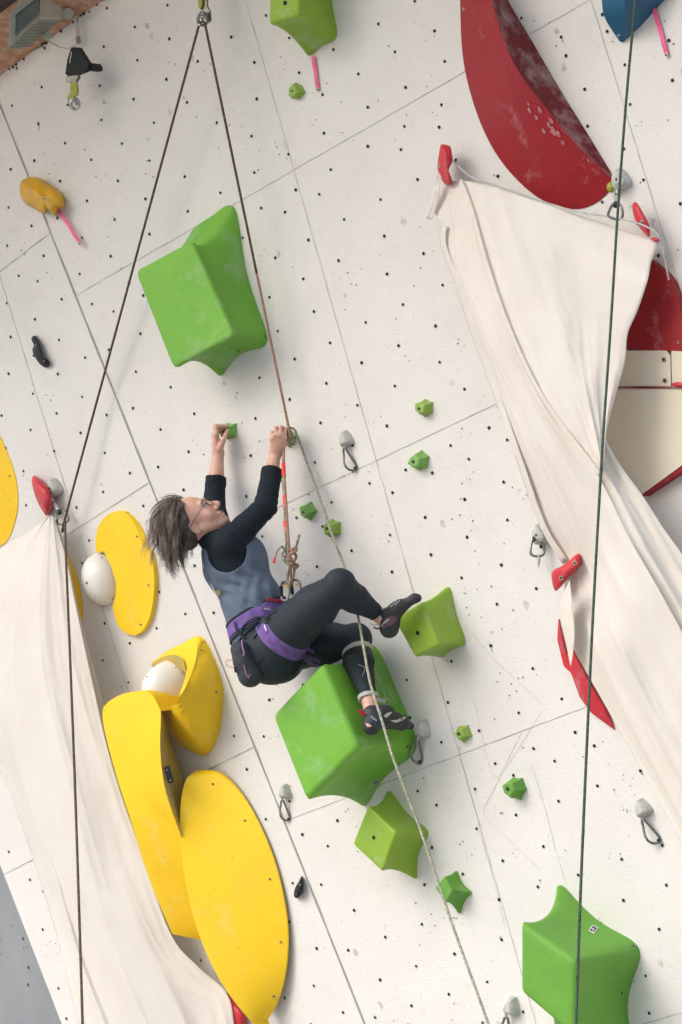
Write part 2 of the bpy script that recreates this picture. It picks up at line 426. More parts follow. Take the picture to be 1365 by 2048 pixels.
def star_volume(front, base, D, bulge=-.13, m_=16, fit=1, bit=2, p=2.2, lip=.012, bev=.02, frame='R', tilt=None, waist=.10):
    """front: pixels of the face standing D off the wall; base: pixels on the wall; same corner order."""
    f_ = [st(x, y, D if tilt is None else tilt[i]) for i, (x, y) in enumerate(front)]; b_ = [st(x, y, 0) for x, y in base]
    Df = [D]*len(f_) if tilt is None else tilt
    fr = edge_ring(f_, m_, 0, fit); br = edge_ring(b_, m_, bulge, bit)
    k = len(f_); dd = np.array([Df[i]+(Df[(i+1) % k]-Df[i])*u for i in range(k) for u in np.arange(m_)/m_])
    cf = fr.mean(0); rings = []
    Lf = np.linalg.norm(fr-cf, axis=1).mean(); sb = 1-bev/Lf
    for q in (.35, .7): rings.append((cf+(fr-cf)*q*sb, dd))
    for a in np.linspace(0, 1, 5):        # rounded front edge
        th = a*math.pi/2; rings.append((cf+(fr-cf)*(sb+(1-sb)*math.sin(th)), dd-bev*.8*(1-math.cos(th))))
    fb_ = dd-bev*.8
    for u in np.linspace(0, 1, 12)[1:]:
        w = u**p; q_ = fr*(1-w)+br*w; q_ = q_.mean(0)+(q_-q_.mean(0))*(1-waist*math.sin(math.pi*u**.8)); rings.append((q_, fb_*(1-u)+lip*u))
    rings.append((br, np.full(len(br), -.004)))
    V = [PL(*cf, dd.mean())]; nR = len(fr)
    for P_, d_ in rings: V += [PL(P_[i][0], P_[i][1], d_[i]) for i in range(nR)]
    F = [(0, 1+i, 1+(i+1) % nR) for i in range(nR)]
    for r_ in range(len(rings)-1):
        for i in range(nR):
            a = 1+r_*nR; F.append((a+i, a+(i+1) % nR, a+nR+(i+1) % nR, a+nR+i))
    return V, F, cf, dd.mean()
def bolt(name, P_, u, w, nn, r, parent, m='dsteel'):
    b = MB(); k = 12
    ring = [P_+nn*.002+r*(math.cos(a)*u+math.sin(a)*w) for a in np.arange(k)*2*math.pi/k]
    b.prism(ring, nn*-.006, 0)
    b.disc(P_+nn*.0035, u, w, r*.55, 8, 1)
    return b.build(name, [M[m], M['hole']], parent)
def volume(name, label, cat, m, front, base, D, group=None, bolts=(), faceholes=(), marks=None, **kw):
    V, F, cf, dm = star_volume(front, base, D, **kw)
    root = empty(name, PL(*np.mean([st(*q_) for q_ in base], 0)), label, cat, group)
    sh = mesh('shell', V, F, M[m], root, ang=38)
    for (x, y, r) in faceholes: bolt('bolt_hole', W(x, y, D+.0), S, T, N, r, root, 'hole')
    for (x, y, d, r) in bolts:
        q_ = drop_on([sh], [(x, y)], .001)[0]
        if q_ is not None: bolt('screw_head', q_, S, T, N, r, root, 'steel')
    return root
GV = 'green climbing volumes on the wall'
va = volume('green_volume', 'big green block with a star-shaped base, alone above the climber', 'climbing volume', 'green',
       [(269, 542), (383, 481), (468, 672), (346, 738)], [(366, 462), (476, 387), (556, 702), (430, 786)], .25, GV,
       bolts=[(473, 416, .03, .005), (498, 539, .03, .006), (531, 672, .04, .006), (477, 701, .03, .005)], bulge=[-.08, -.10, -.24, -.2], p=1.5, waist=.12, bit=16)
vb = volume('green_volume', 'big green block under the climber with her left foot on its right side', 'climbing volume', 'green',
       [(543, 1431), (644, 1325), (717, 1497), (612, 1604)], [(640, 1420), (746, 1252), (860, 1512), (724, 1652)], .38, GV,
       bolts=[(815, 1494, .03, .006)], bulge=[-.08, -.04, -.2, -.16], p=2.6, bev=.03, waist=.03, bit=22)
vc = volume('green_volume', 'medium green block with one bolt hole, touching the big block below the climber', 'climbing volume', 'green_b',
       [(705, 1688), (736, 1611), (793, 1665), (765, 1744)], [(748, 1702), (776, 1566), (868, 1662), (838, 1772)], .20, GV,
       faceholes=[(748, 1675, .008)], bulge=[-.05, -.12, -.2, -.2], p=1.6, bev=.012, waist=.05, bit=12)
vd = volume('green_volume', 'small green cube-like block behind the grey-green rope, below the medium block', 'climbing volume', 'green_c',
       [(869, 1776), (889, 1752), (906, 1782), (893, 1806)], [(885, 1795), (914, 1739), (946, 1785), (922, 1828)], .085, GV,
       bulge=-.12, p=1.6, bev=.008, waist=.03)
ve = volume('green_volume', 'large green block with a white sticker behind the green rope, bottom right', 'climbing volume', 'green_c',
       [(1040, 1842), (1153, 1922), (1150, 2078), (1040, 1984)], [(1106, 1742), (1296, 1892), (1292, 2150), (1105, 2120)], .40, GV,
       bolts=[(1109, 1777, .03, .005), (1268, 1891, .03, .006), (1245, 1986, .03, .006)], bulge=[-.1, -.20, -.22, -.1], p=1.8, bev=.03, waist=.08, bit=9)
vf = volume('green_volume', 'medium light green block with one bolt hole under the climber\'s raised foot', 'climbing volume', 'green_b',
       [(787, 1237), (843, 1203), (879, 1290), (830, 1315)], [(840, 1226), (901, 1161), (939, 1291), (879, 1324)], .17, GV,
       faceholes=[(836, 1266, .009)], bulge=[-.10, -.07, -.12, -.2], p=1.4, bev=.014, waist=.03, bit=12)
vg = volume('green_volume', 'olive green block at the top edge with a pink tape under its tip', 'climbing volume', 'green_b',
       [(537, 50), (598, 34), (602, -90), (541, -80)], [(611, 126), (682, 80), (668, -90), (600, -130)], .25, GV,
       faceholes=[(571, 6, .010)], bulge=[-.12, -.1, -.1, -.1], p=1.5, bev=.02, waist=.02, bit=12)
# sticker on the bottom right block and the black sticker of the block below the climber
def sticker(name, label, pts, d, white, dark, parent, lines):
    P_ = drop_on([o for o in parent.children if o.name.startswith('shell')], pts, .002)
    if any(p is None for p in P_): return None
    nn = np.cross(P_[1]-P_[0], P_[2]-P_[0]); nn /= np.linalg.norm(nn)
    if nn@(EYE-P_[0]) < 0: nn = -nn
    b = MB(); b.add([p+nn*.001 for p in P_], [(0, 1, 2, 3)], 0)
    for (u0, v0, u1, v1) in lines:
        q_ = lambda u_, v_: P_[0]*(1-u_)*(1-v_)+P_[1]*u_*(1-v_)+P_[2]*u_*v_+P_[3]*(1-u_)*v_+nn*.002
        b.add([q_(u0, v0), q_(u1, v0), q_(u1, v1), q_(u0, v1)], [(0, 1, 2, 3)], 1)
    o = b.build(name, [white, dark], parent, smooth=False)
    if label: o['label'] = label
    return o
M['paper'] = mat('paper_white', (.75, .77, .75), .6); M['ink'] = mat('dark_ink', (.02, .03, .05), .6)
sticker('sticker', 'small white sticker with dark blue marks', [(1185, 1850), (1197, 1855), (1189, 1868), (1177, 1862)], .16, M['paper'], M['ink'], ve,
        [(.15, .1, .5, .42), (.6, .12, .88, .55), (.12, .55, .42, .9), (.5, .65, .9, .82)])
sticker('sticker', None, [(748, 1560), (759, 1560), (755, 1567), (744, 1567)], .065, M['paper'], M['ink'], vb,
        [(.08, .1, .46, .46), (.54, .1, .92, .46), (.08, .56, .46, .92), (.54, .56, .92, .9)])

# small green holds: faceted five-cornered knobs with a bolt in the face
GH = 'small green holds on the wall'
def small_hold(label, cx, cy, sc_, rot=0, m='green_c', D=.046, name='green_hold', cat='climbing hold', grp=GH):
    k = 5; fr = []; ba = []
    s0, t0 = st(cx, cy, 0)
    seed = rng.rand(k); k = int(rng.choice([4, 5, 5, 6])); seed = rng.rand(k)
    root = empty(name, PL(s0, t0), label, cat, grp)
    # unequal corners make each knob's outline its own
    rings = []
    mm = 4
    fc = [((.031*sc_*(.75+.5*seed[i]))*math.cos(rot+2*math.pi*i/k), (.029*sc_*(.75+.5*seed[i]))*math.sin(rot+2*math.pi*i/k)) for i in range(k)]
    bc = [((.046*sc_*(.85+.4*seed[i]))*math.cos(rot+.15+2*math.pi*i/k), (.041*sc_*(.85+.4*seed[i]))*math.sin(rot+.15+2*math.pi*i/k)) for i in range(k)]
    f_ = edge_ring(fc, mm, 0, 0); b_ = edge_ring(bc, mm, -.05, 0)
    f2 = f_*.8
    V = [PL(s0, t0, D*sc_)]
    for P_, d_ in ((f2, D*sc_), (f_, D*sc_*.93), (f_*.6+b_*.4, D*sc_*.45), (b_, .006), (b_, -.002)):
        V += [PL(s0+a, t0+b, d_) for a, b in P_]
    nR = len(f_); F = [(0, 1+i, 1+(i+1) % nR) for i in range(nR)]
    for r_ in range(4):
        for i in range(nR):
            a = 1+r_*nR; F.append((a+i, a+(i+1) % nR, a+nR+(i+1) % nR, a+nR+i))
    mesh('body', V, F, M[m], root, ang=25)
    bolt('bolt', PL(s0-.002, t0-.002, D*sc_), S, T, N, .0085*sc_, root)
    return root
for lab, x, y, s_, r_ in [
    ('small dark green hold alone right below the pink tape at the top', 597, 182, .82, .3),
    ('upper small green hold of the pair right of the central steel draw', 852, 816, .92, 1.1),
    ('lower small green hold of the pair right of the central steel draw', 842, 922, .95, 2.0),
    ('small green hold left of the grey-green rope, beside the red rope marks', 619, 1023, .90, .8),
    ('small green hold half covered by the grey-green rope', 669, 1055, .88, 2.6),
    ('small green hold gripped by the climber\'s left hand', 461, 861, 1.0, .2),
    ('small green hold gripped by the climber\'s right hand behind the rope knot', 581, 876, 1.0, 1.0),
    ('small green hold just above a panel joint, right of the climber\'s lower foot', 929, 1465, .88, .5),
    ('small green hold amid pencil lines, above the big sticker-marked green block', 1034, 1574, 1.05, 1.5)]:
    small_hold(lab, x, y, s_*rng.uniform(.92, 1.08), r_, rng.choice(['green_c', 'green_b', 'green']), D=rng.uniform(.036, .056))

# ------------------------------------------------------------------ lofted boards: lines of (pixel x, pixel y, distance off the wall)
def loft(lines, k=26, left=False, smoothl=True, close_to=-.004, steps=1, skirt=True, byindex=False, open_last=False, dfun=None, byy=False):
    rows = []
    for ln in lines:
        P_ = np.array(ln, float)
        if byindex: rows.append(spline(P_, 6)); continue
        if byy:
            Q_ = spline(P_, 6); yy = np.linspace(Q_[0, 1], Q_[-1, 1], k); rows.append(np.stack([np.interp(yy, Q_[:, 1], Q_[:, 0]), yy, np.interp(yy, Q_[:, 1], Q_[:, 2])], 1)); continue
        if smoothl and len(P_) > 2: P_ = spline(P_, 6)
        rows.append(resample(P_, k))
    k = len(rows[0])
    V = []; F = []
    R_ = []
    for a, b in zip(rows[:-1], rows[1:]):
        for u in np.arange(steps)/steps: R_.append(a*(1-u)+b*u)
    R_.append(rows[-1])
    if dfun: R_ = [np.array([(x, y, dfun(x, y)) for x, y, d in r_]) for r_ in R_]
    for r_ in R_: V += [WA(x, y, d, left) for x, y, d in r_]
    nr = len(R_)
    for i in range(nr-1):
        for j in range(k-1): F.append((i*k+j, i*k+j+1, (i+1)*k+j+1, (i+1)*k+j))
    if not skirt: return V, F
    # close the sides down to the wall
    loop = [(0, j) for j in range(k)]+[(i, k-1) for i in range(1, nr)]+[(nr-1, j) for j in range(k-2, -1, -1)]+[(i, 0) for i in range(nr-2, 0, -1)]
    base = len(V); nn_ = N2 if left else N
    for (i, j) in loop:
        p = V[i*k+j]; o_ = O2 if left else O; d0 = (p-o_)@nn_
        V.append(p-nn_*(d0-close_to))
    for a in range(len(loop)):
        i, j = loop[a]; i2, j2 = loop[(a+1) % len(loop)]
        if open_last and i == nr-1 and i2 == nr-1: continue
        F.append((i*k+j, i2*k+j2, base+(a+1) % len(loop), base+a))
    return V, F
def board(name, label, cat, m, lines, group=None, left=False, screws_=(), parent=None, ang=28, **kw):
    V, F = loft(lines, left=left, **kw)
    root = parent if parent is not None else empty(name, np.mean(V, 0), label, cat, group)
    sh = mesh('shell', V, F, M[m], root, ang=ang)
    nn_ = N2 if left else N
    for (x, y, d, r_) in screws_:
        q_ = drop_on([sh], [(x, y)], .001)[0]
        if q_ is not None: bolt('screw_head', q_, S, T, nn_, r_, root, 'steel')
    return root
# red crescent: pale front sweeping up to a ridge, chalky upper face with shade painted into its darker red
rv = board('red_volume', 'huge dark red crescent volume with chalk smears at the top right', 'climbing volume', 'red',
      [[(921, -60, .004), (921, 20, .004), (927, 120, .004), (950, 215, .004), (985, 295, .004), (1030, 355, .004), (1085, 400, .004), (1148, 418, .004), (1195, 404, .004), (1231, 368, .004)],
       [(950, -80, .17), (983, 0, .19), (1001, 60, .19), (1033, 135, .18), (1082, 203, .15), (1150, 285, .09), (1195, 330, .045), (1232, 366, .006)]],
      k=46, steps=5, open_last=True, group='red volumes on the wall', screws_=[(928, 18, .01, .005), (990, 306, .01, .005), (1224, 364, .01, .005)])
V, F = loft([[(950, -80, .17), (983, 0, .19), (1001, 60, .19), (1033, 135, .18), (1082, 203, .15), (1150, 285, .09), (1195, 330, .045), (1233, 366, .006)],
             [(990, -60, .003), (1016, 0, .003), (1062, 78, .003), (1120, 178, .003), (1180, 275, .003), (1234, 364, .003)]], k=46, steps=3, skirt=False)
mesh('upper_face', V, F, M['red_shade_chalky'], rv, ang=28)['label'] = 'upper face with shade painted into its red, and chalk'
# chalk dabs on the front
M['chalk'] = mat('chalk_dust', (.46, .22, .23), .95, (.34, .05, .06), 110)
for x, y, r_ in [(1057, 208, 3), (1060, 221, 4), (1080, 220, 4.5), (1073, 236, 4), (1103, 242, 5), (1107, 262, 6), (1117, 268, 5), (1127, 286, 4), (1177, 320, 3.5), (1098, 250, 4), (1088, 262, 4)]:
    pts = [(x+r_*(.6+.6*rng.rand())*math.cos(a)+.6*r_*math.sin(a), y+r_*(1.0+.7*rng.rand())*math.sin(a)) for a in np.arange(9)*2*math.pi/9]
    pp = drop_on([o for o in rv.children if o.name.startswith(('shell', 'upper_face'))], pts, .004)
    if all(p is not None for p in pp): mesh('chalk_mark', pp, [tuple(range(9))], M['chalk'], rv, smooth=False)

# red board behind the right banner
board('red_volume', 'dark red pointed volume half hidden behind the right cloth at the right edge', 'climbing volume', 'red',
      [[(1240, 698, .05), (1262, 640, .05), (1298, 520, .03)], [(1430, 705, .05), (1368, 640, .05), (1342, 560, .04), (1299, 519, .03)]],
      k=16, steps=2, group='red volumes on the wall', screws_=[(1358, 685, .052, .005)])
board('red_volume', 'thin red blade-shaped volume split by a white fabric fold, beside the lower right cloth', 'climbing volume', 'red_hold',
      [[(1117, 1238, .004), (1115, 1280, .02), (1128, 1333, .03), (1142, 1345, .03), (1160, 1395, .03), (1182, 1425, .02), (1228, 1459, .004)],
       [(1118, 1239, .02), (1127, 1290, .04), (1136, 1318, .04), (1142, 1290, .04), (1150, 1312, .04), (1190, 1385, .04), (1210, 1420, .03), (1229, 1459, .006)]],
      k=40, steps=2, group='red volumes on the wall', smoothl=False)
# cream boards of the box volume at the right edge
cv = empty('cream_volume', W(1320, 850), 'cream coloured box volume with a thin maroon joint, right of the big cloth', 'climbing volume')
for nm, pl in (('upper_panel', [(1215, 701), (1333, 701), (1341, 712), (1342, 773), (1190, 773)]),
               ('side_panel', [(1343, 700), (1500, 700), (1500, 773), (1345, 773)]),
               ('lower_panel', [(1150, 777), (1500, 777), (1500, 860), (1365, 930), (1282, 990), (1190, 960)])):
    b = MB(); b.prism([W(x, y, .05) for x, y in pl], -N*.054); b.build(nm, M['cream'], cv, smooth=False)
b = MB(); b.prism([W(x, y, .056) for x, y in [(1170, 772.5), (1500, 772.5), (1500, 776.5), (1170, 776.5)]], -N*.06); b.build('joint_strip', M['red_shade_chalky'], cv, smooth=False)
b = MB(); b.prism([W(x, y, .045) for x, y in [(1283, 985), (1500, 845), (1500, 852), (1286, 993)]], -N*.049); b.build('edge_strip', M['red'], cv, smooth=False)
for x, y in [(1328, 719), (1330, 761)]: bolt('screw_head', W(x, y, .052), S, T, N, .010, cv, 'steel')
# blue wedge
board('blue_volume', 'blue wedge volume cut by the top edge at the right, behind the green rope', 'climbing volume', 'blue',
      [[(1204, -60, .10), (1204, 0, .10), (1211, 38, .08), (1240, 83, .01)], [(1245, -60, .16), (1250, 0, .15), (1250, 40, .09), (1242, 83, .01)],
       [(1400, -60, .02), (1325, -2, .02), (1277, 50, .02), (1243, 84, .01)]], k=14, steps=2, screws_=[(1238, 70, .025, .005)])

# ------------------------------------------------------------------ yellow volumes
GY = 'yellow volumes on the wall'
# outline helper: lens shaped front, higher on its left, sunk to the wall on its right
board('yellow_volume', 'large yellow oval board at the bottom centre, tallest of the yellow volumes', 'climbing volume', 'yellow',
      [[(395, 1541, .03), (372, 1560, .11), (361, 1620, .14), (365, 1720, .15), (392, 1850, .15), (440, 1960, .14), (500, 2040, .10), (520, 2052, .06)],
       [(395, 1541, .03), (440, 1548, .02), (495, 1605, .004), (545, 1710, .004), (573, 1830, .004), (573, 1930, .004), (552, 2010, .004), (521, 2053, .01)]],
      k=48, steps=8, group=GY, screws_=[(426, 1568, .03, .005), (490, 1641, .03, .005), (540, 1758, .01, .005), (562, 1884, .01, .005), (548, 1993, .02, .006)])
yv = board('yellow_volume', 'long yellow wedge volume with a pale plywood side, between left cloth and big oval', 'climbing volume', 'yellow',
      [[(322, 1422, .22), (300, 1385, .20), (262, 1384, .20), (226, 1398, .20), (205, 1430, .20), (230, 1540, .20), (262, 1640, .19), (300, 1760, .16), (345, 1868, .14)],
       [(322, 1422, .22), (322, 1440, .22), (321, 1500, .22), (329, 1570, .21), (345, 1625, .19), (362, 1670, .15), (387, 1790, .08), (405, 1870, .05), (407, 1881, .04)]],
      k=48, steps=5, open_last=True, group=GY)
V, F = loft([[(322, 1422, .221), (322, 1440, .221), (321, 1500, .221), (329, 1570, .211), (345, 1625, .191), (362, 1670, .151)],
             [(323, 1424, .20), (335, 1465, .06), (350, 1510, .008), (365, 1551, .008), (366, 1610, .06), (366, 1671, .15)]], k=30, steps=3, smoothl=False, skirt=False)
mesh('side_panel', V, F, M['yellow_raw'], yv, ang=28)['label'] = 'worn plywood-coloured side'
# black jib screwed to that side
jb = empty('black_hold', W(337, 1550, .2), 'short black bar hold screwed to the plywood side of the long yellow wedge', 'climbing hold')
jm = MB(); u_ = W(341, 1565, .20)-W(334, 1534, .20); L_ = np.linalg.norm(u_); u_ /= L_
w_ = np.cross(u_, FWD); w_ /= np.linalg.norm(w_)
pr = []
for a in np.linspace(0, math.pi, 7): pr.append(W(334, 1536, .22)+(-math.sin(a)*.008)*u_+math.cos(a)*.013*w_)
for a in np.linspace(math.pi, 2*math.pi, 7): pr.append(W(341, 1563, .22)+(-math.sin(a)*.008)*u_+math.cos(a)*.013*w_)
jm.prism(pr, FWD*.03); jm.build('body', M['black'], jb)
for x, y in ((334, 1540), (341, 1561)): bolt('bolt', W(x, y, .222), S, T, N, .0035, jb, 'steel')
# yellow volume with a scooped edge and white dome (upper)
board('yellow_volume', 'yellow oval volume with a bite in its left edge holding the upper white dome', 'climbing volume', 'yellow',
      [[(236, 1022, .03), (219, 1027, .03), (206, 1038, .05), (196, 1054, .05), (192, 1075, .09), (191, 1090, .09), (194, 1106, .10), (207, 1102, .12), (222, 1130, .14), (232, 1165, .14), (232, 1190, .13), (226, 1212, .12), (229, 1230, .09), (235, 1248, .09), (243, 1260, .05), (256, 1268, .05), (270, 1271, .02)],
       [tuple(q_) for q_ in spline([(237, 1022, .02), (262, 1030, .01), (287, 1065, .004), (304, 1120, .004), (309, 1170, .004), (302, 1225, .004), (288, 1258, .004), (271, 1271, .01)], 6)]],
      k=90, steps=10, group=GY, left=True, smoothl=False, dfun=lambda x, y: .008+min(.016, .9*max(0, 1-(((x-250)*math.cos(.2)+(y-1147)*math.sin(-.2))/60)**2-(((y-1147)*math.cos(.2)+(x-250)*math.sin(.2))/134)**2)), screws_=[(275, 1073, .03, .005), (298, 1170, .02, .005), (282, 1249, .02, .005)])
def dome(label, c, ru_, rv_, rd, left, rotdeg=0, cut=None, screws_=()):
    # a resin dome standing off the wall; elliptical because of its own shape
    cx, cy = c; nn_ = N2 if left else N; SS, TT = (S2, T2) if left else (S, T)
    p0 = WA(cx, cy, 0, left)
    root = empty('white_dome', p0, label, 'climbing hold', 'white dome holds in the yellow volumes')
    mb = MB(); k, l = 36, 14
    a0_ = R(rotdeg); A = math.cos(a0_)*SS+math.sin(a0_)*TT; B = -math.sin(a0_)*SS+math.cos(a0_)*TT
    V = []; F = []
    for i in range(l+1):
        ph = math.pi/2*i/l
        for j in range(k):
            a = 2*math.pi*j/k
            V.append(p0+math.cos(ph)*(ru_*math.cos(a)*A+rv_*math.sin(a)*B)+nn_*(rd*math.sin(ph)))
    for i in range(l):
        for j in range(k): F.append((i*k+j, i*k+(j+1) % k, (i+1)*k+(j+1) % k, (i+1)*k+j))
    mb.add(V, F); mb.build('shell', M['dome'], root, ang=0)
    for (x, y, ru2) in screws_:
        q_ = drop_on([o for o in root.children], [(x, y)], .001)[0]
        if q_ is not None:
            b = MB(); nd = (q_-p0); nd /= np.linalg.norm(nd); a1 = np.cross(nd, [0, 0, 1.]); a1 /= np.linalg.norm(a1)
            b.disc(q_, a1, np.cross(nd, a1), ru2, 9); b.build('screw_hole', M['screw'], root)
    return root
dome('glossy white dome hold set in the bitten yellow oval, upper left', (206, 1158), .104, .124, .095, True, screws_=[(204, 1115, .005), (174, 1166, .007), (226, 1198, .005)])
_ol = spline([(397, 1272), (412, 1292), (430, 1325), (443, 1375), (443, 1425), (436, 1470), (420, 1502), (403, 1512), (365, 1493), (336, 1464), (318, 1424), (300, 1380), (303, 1326), (345, 1296)], 8, closed=True)
_cc = np.array([352., 1398.])
def dcone(x, y):
    q_ = np.array([x, y])-_cc; th = math.atan2(q_[1], q_[0]); o_ = _ol-_cc; ta = np.arctan2(o_[:, 1], o_[:, 0]); ra_ = np.hypot(o_[:, 0], o_[:, 1])
    i_ = np.argsort(ta); R0 = np.interp(th, ta[i_], ra_[i_], period=2*math.pi)
    return .006+.27*max(0., 1-np.hypot(*q_)/R0)**.85
# lower yellow volume with a dome in a scoop: main face, ridge face, scoop rim
y3 = board('yellow_volume', 'yellow pointed volume with a scooped hollow holding the lower white dome', 'climbing volume', 'yellow',
      [[(396, 1273, .006), (395, 1290, .07), (393, 1315, .15), (381, 1354, .21), (365, 1387, .23), (345, 1415, .222), (322, 1424, .20), (336, 1462, .12), (365, 1492, .05), (403, 1511, .01)],
       [(397, 1273, .006), (412, 1292, .004), (430, 1325, .004), (443, 1375, .004), (443, 1425, .004), (436, 1470, .004), (420, 1502, .004), (404, 1511, .006)]],
      k=56, steps=9, group=GY, left=True, byy=True, dfun=dcone, screws_=[(433, 1384, .03, .006), (428, 1468, .02, .004), (404, 1300, .10, .004)])
_rl = [(345, 1415), (365, 1387), (381, 1354), (393, 1315), (396, 1273), (365, 1287), (333, 1303), (304, 1325)]
_il = [(343, 1416), (357, 1394), (371, 1354), (371, 1337), (368, 1324), (356, 1311), (330, 1312), (304, 1326)]
V, F = loft([[(x, y, dcone(x, y)+.001) for x, y in _rl], [(x, y, max(.008, dcone(x, y)*.95)) for i_, (x, y) in enumerate(_il)]], left=True, byindex=True, steps=3, skirt=False)
mesh('rim_face', V, F, M['yellow'], y3, ang=28)
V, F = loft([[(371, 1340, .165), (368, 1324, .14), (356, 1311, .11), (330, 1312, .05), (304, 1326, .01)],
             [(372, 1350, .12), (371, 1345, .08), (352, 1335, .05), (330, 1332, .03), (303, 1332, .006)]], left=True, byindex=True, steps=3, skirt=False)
mesh('scoop_face', V, F, M['yellow_raw'], y3, ang=28)['label'] = 'dull grey-yellow inside of the scoop'
dome('glossy white dome hold in the scoop of the pointed yellow volume', (357, 1371), .118, .122, .19, True, 0, screws_=[(346, 1400, .008), (294, 1354, .006), (352, 1335, .004)])
board('yellow_volume', 'yellow rounded board cut by the left edge of the photo', 'climbing volume', 'yellow',
      [[(-60, 840, .01), (-90, 900, .08), (-95, 1000, .08), (-60, 1085, .02), (-15, 1096, .01)],
       [(-60, 838, .01), (-20, 845, .01), (8, 890, .004), (30, 950, .004), (36, 1005, .004), (28, 1050, .004), (12, 1085, .004), (-14, 1096, .01)]],
      k=32, steps=6, group=GY, left=True, screws_=[(20, 952, .02, .005)])
board('yellow_volume', 'dark yellow sliver of a board showing behind the right edge of the left cloth', 'climbing volume', 'yellow',
      [[(110, 1085, .01), (80, 1130, .04), (85, 1190, .04), (120, 1240, .03), (160, 1246, .01)],
       [(111, 1084, .01), (134, 1108, .004), (152, 1150, .004), (163, 1195, .004), (164, 1230, .004), (161, 1246, .004)]],
      k=24, steps=4, group=GY, left=True)

# orange-yellow hold at the upper left
def blob(name, label, cat, m, pts, D, group=None, left=False, bolt_=None, ridge=None, fit=1, wob=.0, dome_=.55, subd=True, boltr=.007, d0=0.):
    """hold whose outline on the picture is pts; rises to D with rounded shoulders"""
    P_ = spline(np.array(pts, float), 4, closed=True); k = len(P_); c_ = P_.mean(0)
    V = []; F = []; rings = []
    for u in np.linspace(0, 1, 9):
        r_ = math.cos(u*math.pi/2)**.75 if u < 1 else 0
        d_ = d0+(D-d0)*(math.sin(u*math.pi/2)**(.8 if not d0 else .6))
        rings.append((c_+(P_-c_)*max(r_, .0), d_))
    for i, (q_, d_) in enumerate(rings):
        for j, (x, y) in enumerate(q_):
            dd = d_
            if ridge: 
                (x0, y0), (x1, y1), amp, wd_ = ridge
                lx, ly = x1-x0, y1-y0; L2 = math.hypot(lx, ly); dist = ((x-x0)*ly-(y-y0)*lx)/L2
                dd += amp*math.exp(-(dist/wd_)**2)*(d_/D)
            dd += wob*mnoise.noise(Vector((x*.05, y*.05, 3.3)))*(d_/D)
            V.append(WA(x, y, dd, left))
    for i in range(len(rings)-1):
        for j in range(k): F.append((i*k+j, i*k+(j+1) % k, (i+1)*k+(j+1) % k, (i+1)*k+j))
    root = empty(name, WA(c_[0], c_[1], 0, left), label, cat, group)
    mesh('body', V, F, M[m], root, ang=35)
    if bolt_:
        for (x, y) in bolt_:
            q_ = drop_on([o for o in root.children if o.name.startswith('body')], [(x, y)], .004)[0]
            if q_ is not None: bolt('bolt', q_, S, T, N2 if left else N, boltr, root, 'steel')
    return root
blob('yellow_hold', 'lumpy orange-yellow jug hold at the upper left with a pink tape below', 'climbing hold', 'yellow_hold',
     [(40, 372), (46, 360), (62, 354), (82, 357), (102, 370), (121, 384), (129, 400), (129, 414), (118, 418), (111, 432), (103, 424), (94, 419), (88, 427), (70, 418), (52, 408), (42, 392)],
     .085, left=False, bolt_=[(86, 397)], ridge=((48, 368), (112, 420), .02, 9), wob=.012)
GR = 'red holds pinning the cloths'
blob('red_hold', 'flat red hold with two facets above the top left corner of the right cloth', 'climbing hold', 'red_hold',
     [(882, 290), (890, 289), (901, 293), (905, 310), (906, 322), (898, 340), (902, 352), (905, 366), (897, 371), (888, 366), (880, 350), (875, 335), (878, 310)], .11, GR, d0=.065, bolt_=[(879, 331)], ridge=((886, 290), (900, 368), .01, 6))
blob('red_hold', 'long thin red hold with a bolt at the top right corner of the right cloth', 'climbing hold', 'red_hold',
     [(1265, 410), (1272, 404), (1279, 412), (1290, 431), (1299, 448), (1301, 462), (1299, 474), (1290, 468), (1277, 451), (1268, 432)], .11, GR, d0=.06, bolt_=[(1284, 444)])
blob('red_hold', 'tiny red hold tip poking out of the top right corner of the right cloth', 'climbing hold', 'red_hold',
     [(1301, 477), (1310, 475), (1319, 477), (1319, 482), (1314, 485), (1307, 482)], .115, GR, d0=.07)
blob('red_hold', 'red bar hold slanting over the left edge of the right cloth', 'climbing hold', 'red_hold',
     [(1103, 1150), (1108, 1140), (1124, 1132), (1140, 1120), (1155, 1107), (1162, 1110), (1165, 1124), (1160, 1133), (1142, 1152), (1124, 1172), (1113, 1182), (1107, 1175)], .165, GR, d0=.085, bolt_=[(1123, 1156), (1150, 1126)], boltr=.009)
blob('red_hold', 'bright red pointed hold at the top of the left cloth', 'climbing hold', 'red_hold',
     [(64, 958), (69, 951), (80, 958), (97, 972), (104, 990), (108, 1010), (104, 1018), (94, 1032), (84, 1020), (73, 998), (66, 975)], .10, GR, left=True, bolt_=[(78, 1000)])
blob('red_hold', 'red pointed hold between the bottom of the left cloth and the big yellow oval', 'climbing hold', 'red_hold',
     [(456, 1984), (468, 2000), (485, 2020), (492, 2045), (484, 2070), (468, 2070), (460, 2040), (455, 2010)], .06, GR, left=True, bolt_=[(461, 2008)])
blob('red_hold', 'small flat dark red hold at the maroon joint of the cream volume', 'climbing hold', 'red_hold',
     [(1340, 768), (1350, 763), (1375, 764), (1385, 770), (1370, 776), (1350, 777)], .07, GR)
blob('black_hold', 'black comma-shaped hold at the left edge of the wall', 'climbing hold', 'black',
     [(63, 678), (68, 671), (75, 676), (80, 690), (86, 708), (98, 722), (99, 732), (90, 735), (78, 726), (69, 712), (65, 700), (68, 690)], .04, left=True, bolt_=[(72, 690), (88, 722)], boltr=.004)
